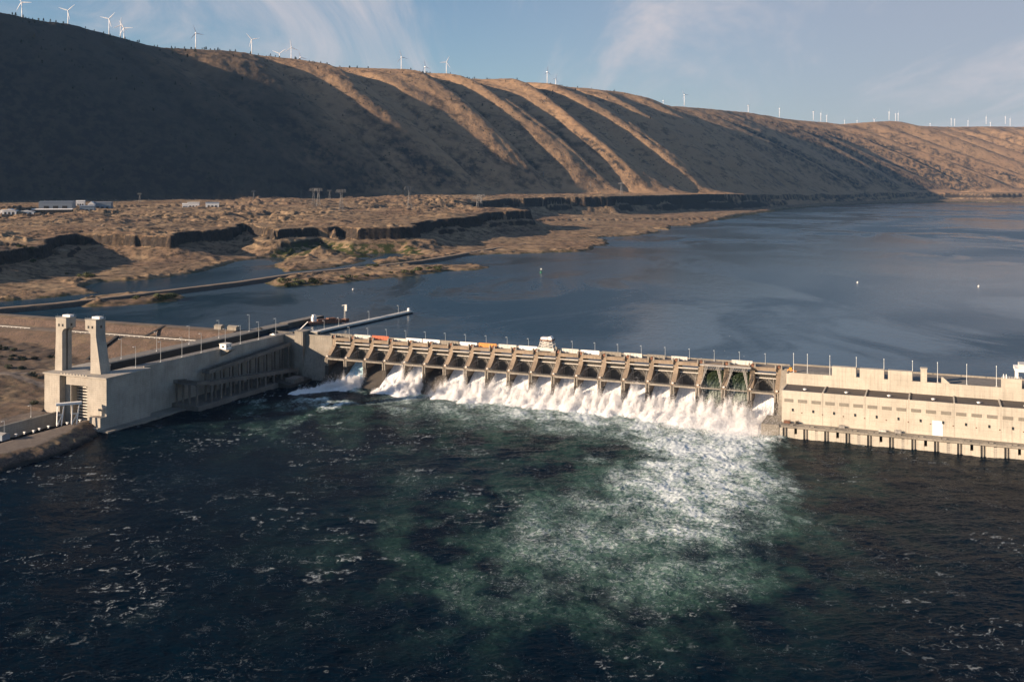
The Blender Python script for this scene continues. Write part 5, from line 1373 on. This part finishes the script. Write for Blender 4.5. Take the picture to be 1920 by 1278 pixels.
PYL = [(24, 392, 377), (262, 384, 362), (337, 380, 366), (476, 378, 357), (508, 377, 362), (588, 376, 353), (597, 377, 353), (618, 376, 356), (640, 384, 355), (768, 371, 345), (783, 371, 356), (895, 366, 344), (902, 366, 345), (922, 366, 353),
       (1000, 359, 344), (1010, 360, 350), (1019, 360, 345), (1107, 359, 344), (1165, 358, 342), (1193, 353, 342), (1228, 353, 341), (1272, 352, 342), (1289, 351, 341), (1328, 351, 341), (1350, 351, 341)]
def pylons():
    pr = pylon_protos()
    for i, (u, v0, v1) in enumerate(PYL):
        hgt = max(v0 - v1, 9); y = 40.0 * FOC / hgt * (1.0 if hgt > 12 else 0.9)
        y = min(max(y, 2700), 6200)
        x = (u - 960) / FOC * y; z = ground_z(x, y) - 0.5
        o = pr if i == 0 else copy_tree(pr, (0, 0, 0))
        o['label'] = f'{ordinal(i)} grey lattice pylon from the left on the bench below the ridge'
        top = CAMZ - (v1 - VH) * y / FOC
        s = min(max((top - z) / 40.0, 0.6), 1.6)
        o.location = (x, y, z); o.rotation_euler.z = 0.35 + 0.2 * math.sin(i); o.scale = (s * 0.85, s * 0.85, s)
pylons()

# ------------------------------------------------------------------ plant buildings at the foot of the ridge
def plant():
    def place(u, v):
        best = None
        for y in np.linspace(2300, 3600, 53):
            x = (u - 960) / FOC * y; z = ground_z(x, y); pv = VH + (CAMZ - z) * FOC / y
            if best is None or abs(pv - v) < best[0]: best = (abs(pv - v), x, y, z)
        return best[1:]
    def shed(u0, u1, v0, v1, lab, wall, roof, depth=30, style='gable', rz=0.25):
        x, y, z = place((u0 + u1) / 2, v0)
        w = (u1 - u0) / FOC * y / 2; h = (v0 - v1) * y / FOC
        r = thing('plant_shed', lab, 'building', (x, y, z - 1.5), rz, 'industrial sheds below the ridge')
        if style == 'gable':
            MB().box(-w, w, 0, depth, 0, h * 0.62 + 1.5).build('wall', M[wall], r)
            MB().prism_y(-1, depth + 1, [(-w - 1, h * 0.62 + 1.502), (w + 1, h * 0.62 + 1.502), (0, h + 1.5)]).build('roof', M[roof], r)
        else:
            MB().box(-w, w, 0, depth, 0, h + 1.0).build('wall', M[wall], r)
            MB().prism_x(-w - 0.8, w + 0.8, [(-1, h + 1.002), (depth + 1, h + 1.002), (depth / 2, h + 3.4)]).build('roof', M[roof], r)
        for k in range(3): MB().box(-w * 0.7 + k * w * 0.55, -w * 0.7 + k * w * 0.55 + w * 0.3, -0.3, -0.02, 0.2, h * 0.42 + 1).build('door', M['dark'], r)
    shed(0, 14, 402, 396, 'low white shed at the left edge of the plant', 'white', 'white', 40, 'flat')
    shed(5, 29, 400, 390, 'white gabled shed behind the low shed at left edge', 'white', 'white', 30)
    shed(33, 62, 401, 394, 'white arched open bay shed left of the long roof', 'white', 'white', 18)
    shed(62, 132, 401, 393, 'long low open shed with a thin white roof', 'dark', 'white', 22, 'flat')
    shed(75, 133, 391, 378, 'long blue-grey warehouse behind the thin white roof', 'bluewhite', 'bluewhite', 60, 'flat')
    shed(143, 158, 386, 377.5, 'small white tower block between the warehouses', 'white', 'white', 16, 'flat')
    shed(150, 176, 396, 386, 'blue-grey lean-to shed under the white tower block', 'bluewhite', 'bluewhite', 20, 'flat')
    shed(165, 177, 392, 378, 'white gable end beside the blue-green warehouse', 'white', 'white', 40)
    shed(177, 207, 393, 380, 'blue-green warehouse right of the white gable end', 'bluewhite', 'bluewhite', 45, 'flat')
    shed(342, 351, 389, 382, 'small white box hut left of the lone white hall', 'white', 'white', 10, 'flat')
    shed(352, 373, 389, 380, 'lone white hall on the scabland bench', 'white', 'pale', 26, 'flat')
    shed(386, 410, 388, 380, 'white and grey hall right of the lone white hall', 'white', 'bluewhite', 26, 'flat')
plant()

# ------------------------------------------------------------------ trees
def blob_crown(name, mat, n, spread, tall, size, parent, seed, conic=False):
    r = np.random.default_rng(seed); v = []; f = []
    for k in range(n):
        t = r.random() ** 0.8
        rad = spread * ((1 - t) ** 0.7 if conic else math.sqrt(max(0.05, 1 - (2 * t - 1) ** 2)))
        an = r.random() * 6.283; rr = rad * math.sqrt(r.random())
        c = Vector((math.cos(an) * rr, math.sin(an) * rr, tall * (0.12 + 0.88 * t)))
        d1 = Vector(r.normal(size=3)).normalized(); d2 = d1.orthogonal().normalized(); s = size * r.uniform(0.6, 1.3)
        o = len(v); v += [tuple(c + d1 * s), tuple(c - d1 * s * 0.5 + d2 * s * 0.9), tuple(c - d1 * s * 0.5 - d2 * s * 0.9)]; f.append((o, o + 1, o + 2))
    me = bpy.data.meshes.new(name); me.from_pydata(v, [], f); me.materials.append(mat)
    o = bpy.data.objects.new(name, me); COL.objects.link(o); o.parent = parent
    return o
def trees():
    protos = []
    for k in range(3):
        r = thing('juniper_tree', 'x', 'tree', (0, 0, 0), 0, 'junipers on the ridge slope')
        MB().tube((0, 0, -1.5), (0.2, 0, 5), 0.5, 0.2, 6).build('trunk', M['bark'], r)
        blob_crown('crown', M['foliage'], 150, 2.6 + 0.5 * k, 9 + k, 1.0, r, 40 + k, conic=(k != 1))
        protos.append(r)
    rng = np.random.default_rng(3); n = 0; used = [False] * 3
    spots = []
    while len(spots) < 130:                   # along the crest, dense toward the left
        s = rng.uniform(0, 1) ** 1.2; u = -10 + s * 1250
        k = int(np.argmin(np.abs(CX / CY * FOC + 960 - u)))
        off = abs(rng.normal(0, 45)) * rng.choice([1, 1, -0.3])
        x = CX[k] + TY[k] * off; y = CY[k] - TX[k] * off
        if fbm(np.array([CS[k] / 260.0]), np.array([0.3]), 3, 88)[0] < -0.15 and rng.random() < 0.8: continue
        spots.append((x, y, 'skyline'))
    while len(spots) < 250:
        s = rng.uniform(0, 1); u = -10 + s * 1100
        k = int(np.argmin(np.abs(CX / CY * FOC + 960 - u))); off = rng.uniform(40, 700)
        x = CX[k] + TY[k] * off; y = CY[k] - TX[k] * off
        spots.append((x, y, 'slope'))
    X = np.array([p[0] for p in spots])[:, None]; Y = np.array([p[1] for p in spots])[:, None]
    Z = terrain(X, Y)[0][:, 0]
    for i, (x, y, w) in enumerate(spots):
        p = i % 3; o = protos[p]
        if used[p]: o = copy_tree(protos[p], (0, 0, 0))
        used[p] = True
        o.location = (x, y, float(Z[i]) - 0.6); o.rotation_euler.z = rng.uniform(0, 6.28); sc = rng.uniform(0.75, 1.5); o.scale = (sc, sc, sc)
        o['label'] = 'small dark juniper on the skyline of the ridge' if w == 'skyline' else 'small dark juniper dotted on the shaded ridge slope'
        o['group'] = 'junipers on the ridge skyline' if w == 'skyline' else 'junipers on the ridge slope'
    # willows and brush along the islets and lagoon shore
    bp = []
    for k in range(2):
        r = thing('willow_bush', 'x', 'bush', (0, 0, 0), 0, 'green bushes along the islet shores')
        MB().tube((0, 0, -0.8), (0, 0, 2), 0.3, 0.15, 5).build('stem', M['bark'], r)
        blob_crown('crown', M['bushleaf'], 170, 4.2 + k, 4.5 + k, 0.75, r, 60 + k); bp.append(r)
    line1 = [(500, 532), (535, 538), (560, 536), (600, 533), (640, 530), (680, 525), (720, 520), (760, 517), (800, 513), (830, 508)]
    line2 = [(690, 505), (700, 503), (705, 505)]
    line3 = [(300, 566), (320, 562), (335, 559), (230, 571)]
    line4 = [(20, 512), (60, 516), (100, 520), (140, 524), (180, 528)]
    used = [False, False]; j = 0
    for L, cnt, lab, grp in ((line1, 34, 'green willow bush on the river side of the long islet', 'willow bushes on the long islet'), (line2, 8, 'dark green willow clump at the middle of the long islet', 'willow clump mid islet'),
                             (line3, 9, 'green bush on the small islet beside the causeway', 'bushes on the causeway islet'), (line4, 14, 'dark bush along the lagoon shore below the left cliff', 'bushes on the lagoon shore')):
        for q in range(cnt):
            f = rng.uniform(0, len(L) - 1); i0 = min(int(f), len(L) - 2); t = f - i0
            u = L[i0][0] + (L[i0 + 1][0] - L[i0][0]) * t; v = L[i0][1] + (L[i0 + 1][1] - L[i0][1]) * t - rng.uniform(0.5, 5)
            x, y = plan(u, v, POOL + 1); z = max(ground_z(x, y), POOL) - 0.3
            p = j % 2; j += 1; o = bp[p]
            if used[p]: o = copy_tree(bp[p], (0, 0, 0))
            used[p] = True
            sc = rng.uniform(0.6, 1.25); o.location = (x, y, z); o.rotation_euler.z = rng.uniform(0, 6); o.scale = (sc * 1.3, sc * 1.1, sc)
            o['label'] = lab; o['group'] = grp
trees()
def brush():
    rng = np.random.default_rng(9); pr = None
    for k in range(60):
        while True:
            a, b = rng.uniform(-330, -112), rng.uniform(-205, -72)
            if fbm(np.array([a / 45.0]), np.array([b / 30.0]), 3, 109)[0] > 0.05: break
        z = float(NGZ[int(np.argmin(np.abs(NGB - b))), int(np.argmin(np.abs(NGA - a)))])
        if pr is None:
            pr = thing('scrub_bush', 'low dark scrub bush on the brown ground left of the lock', 'bush', D(a, b, z - 0.2), 0, 'scrub bushes left of the lock')
            MB().tube((0, 0, -0.5), (0, 0, 0.8), 0.15, 0.08, 5).build('stem', M['bark'], pr)
            blob_crown('crown', M['foliage'], 90, 1.9, 1.7, 0.5, pr, 77); o = pr
        else: o = copy_tree(pr, D(a, b, z - 0.2))
        sc = rng.uniform(0.6, 1.7); o.scale = (sc * 1.2, sc, sc); o.rotation_euler.z = rng.uniform(0, 6)
brush()

# ------------------------------------------------------------------ river markers
def markers():
    x, y = plan(1014.5, 511, POOL)
    r = thing('channel_marker', 'green and white channel marker buoy standing in open reservoir water', 'buoy', (x, y, POOL))
    MB().tube((0, 0, -0.5), (0, 0, 1.0), 2.2, 2.2, 10).build('float', M['green'], r)
    q = MB()
    for k in range(3): an = k * 2.094; q.bar((math.cos(an) * 1.4, math.sin(an) * 1.4, 1.0), (0, 0, 6.2), 0.3)
    q.build('frame', M['green'], r)
    MB().box(-1.2, 1.2, -0.2, 0.2, 4.2, 6.8).build('daymark', M['white'], r)
    pr = None
    for i, (u, v, l) in enumerate(((1835, 537, 'small white buoy far out on the right of the reservoir'), (1608, 530, 'small pale buoy in mid reservoir right of the marker'), (662, 543, 'small white buoy off the tip of the long islet'))):
        x, y = plan(u, v, POOL)
        if pr is None:
            pr = thing('mooring_buoy', l, 'buoy', (x, y, POOL), 0, 'mooring buoys on the reservoir')
            MB().tube((0, 0, -0.4), (0, 0, 1.0), 1.1, 1.3, 10).tube((0, 0, 1.0), (0, 0, 1.7), 1.3, 0.3, 10).build('float', M['white'], pr)
            MB().tube((0, 0, 1.7), (0, 0, 3.0), 0.12, 0.1, 6).build('staff', M['pale'], pr)
        else: copy_tree(pr, (x, y, POOL), 0, l)
markers()

# ================================================================== air, sky, sun, camera
def haze():
    m = bpy.data.materials.new('air'); m.use_nodes = True; nt = m.node_tree; nt.nodes.clear()
    out = nt.nodes.new('ShaderNodeOutputMaterial'); v = nt.nodes.new('ShaderNodeVolumePrincipled')
    v.inputs['Color'].default_value = (0.28, 0.56, 1.0, 1); v.inputs['Density'].default_value = HAZE; v.inputs['Anisotropy'].default_value = 0.0
    nt.links.new(v.outputs[0], out.inputs[1])
    o = MB().box(-30000, 30000, -8500, 26000, -12, 1180).build('haze', m); tag(o, kind='stuff')
HAZE = 9e-6
if HAZE > 0: haze()

w = bpy.data.worlds.new('World'); scene.world = w; w.use_nodes = True
nt = w.node_tree; nt.nodes.clear(); g = NT(nt)
out = g.n('ShaderNodeOutputWorld'); bg = g.n('ShaderNodeBackground')
sky = g.n('ShaderNodeTexSky'); sky.sky_type = 'NISHITA'; sky.sun_disc = False
sky.sun_elevation = SUN_EL
TO_SUN = -SUN_D
sky.sun_rotation = math.atan2(TO_SUN[0], TO_SUN[1])
sky.altitude = 150; sky.air_density = 1.0; sky.dust_density = 0.5; sky.ozone_density = 3.0
co = g.n('ShaderNodeTexCoord').outputs['Generated']
sx = g.n('ShaderNodeSeparateXYZ', i_0=co)
zz = g.math('ADD', g.math('MAXIMUM', sx.outputs[2], 0.0), 0.10)
cx = g.math('DIVIDE', sx.outputs[0], zz); cy = g.math('DIVIDE', sx.outputs[1], zz)
cv = g.n('ShaderNodeCombineXYZ', i_0=cx, i_1=cy, i_2=0.0).outputs[0]
cm = g.mapping(cv, scale=(0.95, 0.24, 1), rot=(0, 0, 0.55))
c1 = g.ramp(g.noise(cm, 1.1, 9, 0.62, 0.9), 0.46, 0.68)
c2 = g.ramp(g.noise(g.mapping(cv, scale=(0.16, 0.10, 1), rot=(0, 0, -0.4), loc=(3.1, 0.4, 0)), 1.0, 4, 0.5), 0.36, 0.66)
cl = g.math('MULTIPLY', g.math('MULTIPLY', c1, g.math('ADD', 0.4, g.math('MULTIPLY', c2, 0.8))), g.ramp(sx.outputs[2], 0.0, 0.12, 0.55, 1.0))
CLOUD = (4.9, 4.65, 4.9)
side = g.math('MULTIPLY', g.ramp(sx.outputs[0], -0.2, 0.45, 0.05, 0.72), g.math('MULTIPLY', g.ramp(sx.outputs[1], 0.2, 0.8), g.ramp(sx.outputs[2], 0.22, 0.42, 1.0, 0.1)))
veil = g.mix(g.math('MAXIMUM', g.ramp(sx.outputs[2], 0.0, 0.15, 0.7, 0.0, False), side), sky.outputs[0], (3.15, 3.1, 3.55))
skyc = g.mix(g.math('MULTIPLY', cl, 0.9), veil, CLOUD)
nt.links.new(skyc, bg.inputs[0]); bg.inputs[1].default_value = 0.06
nt.links.new(bg.outputs[0], out.inputs[0])

sl = bpy.data.lights.new('sun', 'SUN'); sl.energy = 5.0; sl.angle = math.radians(0.5); sl.color = (1.0, 0.76, 0.545)
so = bpy.data.objects.new('sun', sl); COL.objects.link(so)
so.rotation_euler = Vector((SUN_D[0] * math.cos(SUN_EL), SUN_D[1] * math.cos(SUN_EL), -math.sin(SUN_EL))).to_track_quat('-Z', 'Y').to_euler()

cam = bpy.data.cameras.new('camera'); cam.sensor_width = 36.0; cam.lens = 36.0 * FOC / 1920.0
cam.shift_y = -(639.0 - VH) / 1920.0; cam.clip_end = 60000; cam.clip_start = 1.0
cob = bpy.data.objects.new('camera', cam); COL.objects.link(cob)
cob.location = (0, 0, CAMZ); cob.rotation_euler = (math.pi / 2, 0, 0)
scene.camera = cob

scene.view_settings.view_transform = 'Standard'; scene.view_settings.look = 'None'
scene.view_settings.gamma = 1.0; scene.view_settings.exposure = 1.08; scene.view_settings.use_curve_mapping = False
scene.cycles.max_bounces = 8; scene.cycles.diffuse_bounces = 4; scene.cycles.volume_bounces = 1
scene.cycles.use_denoising = True
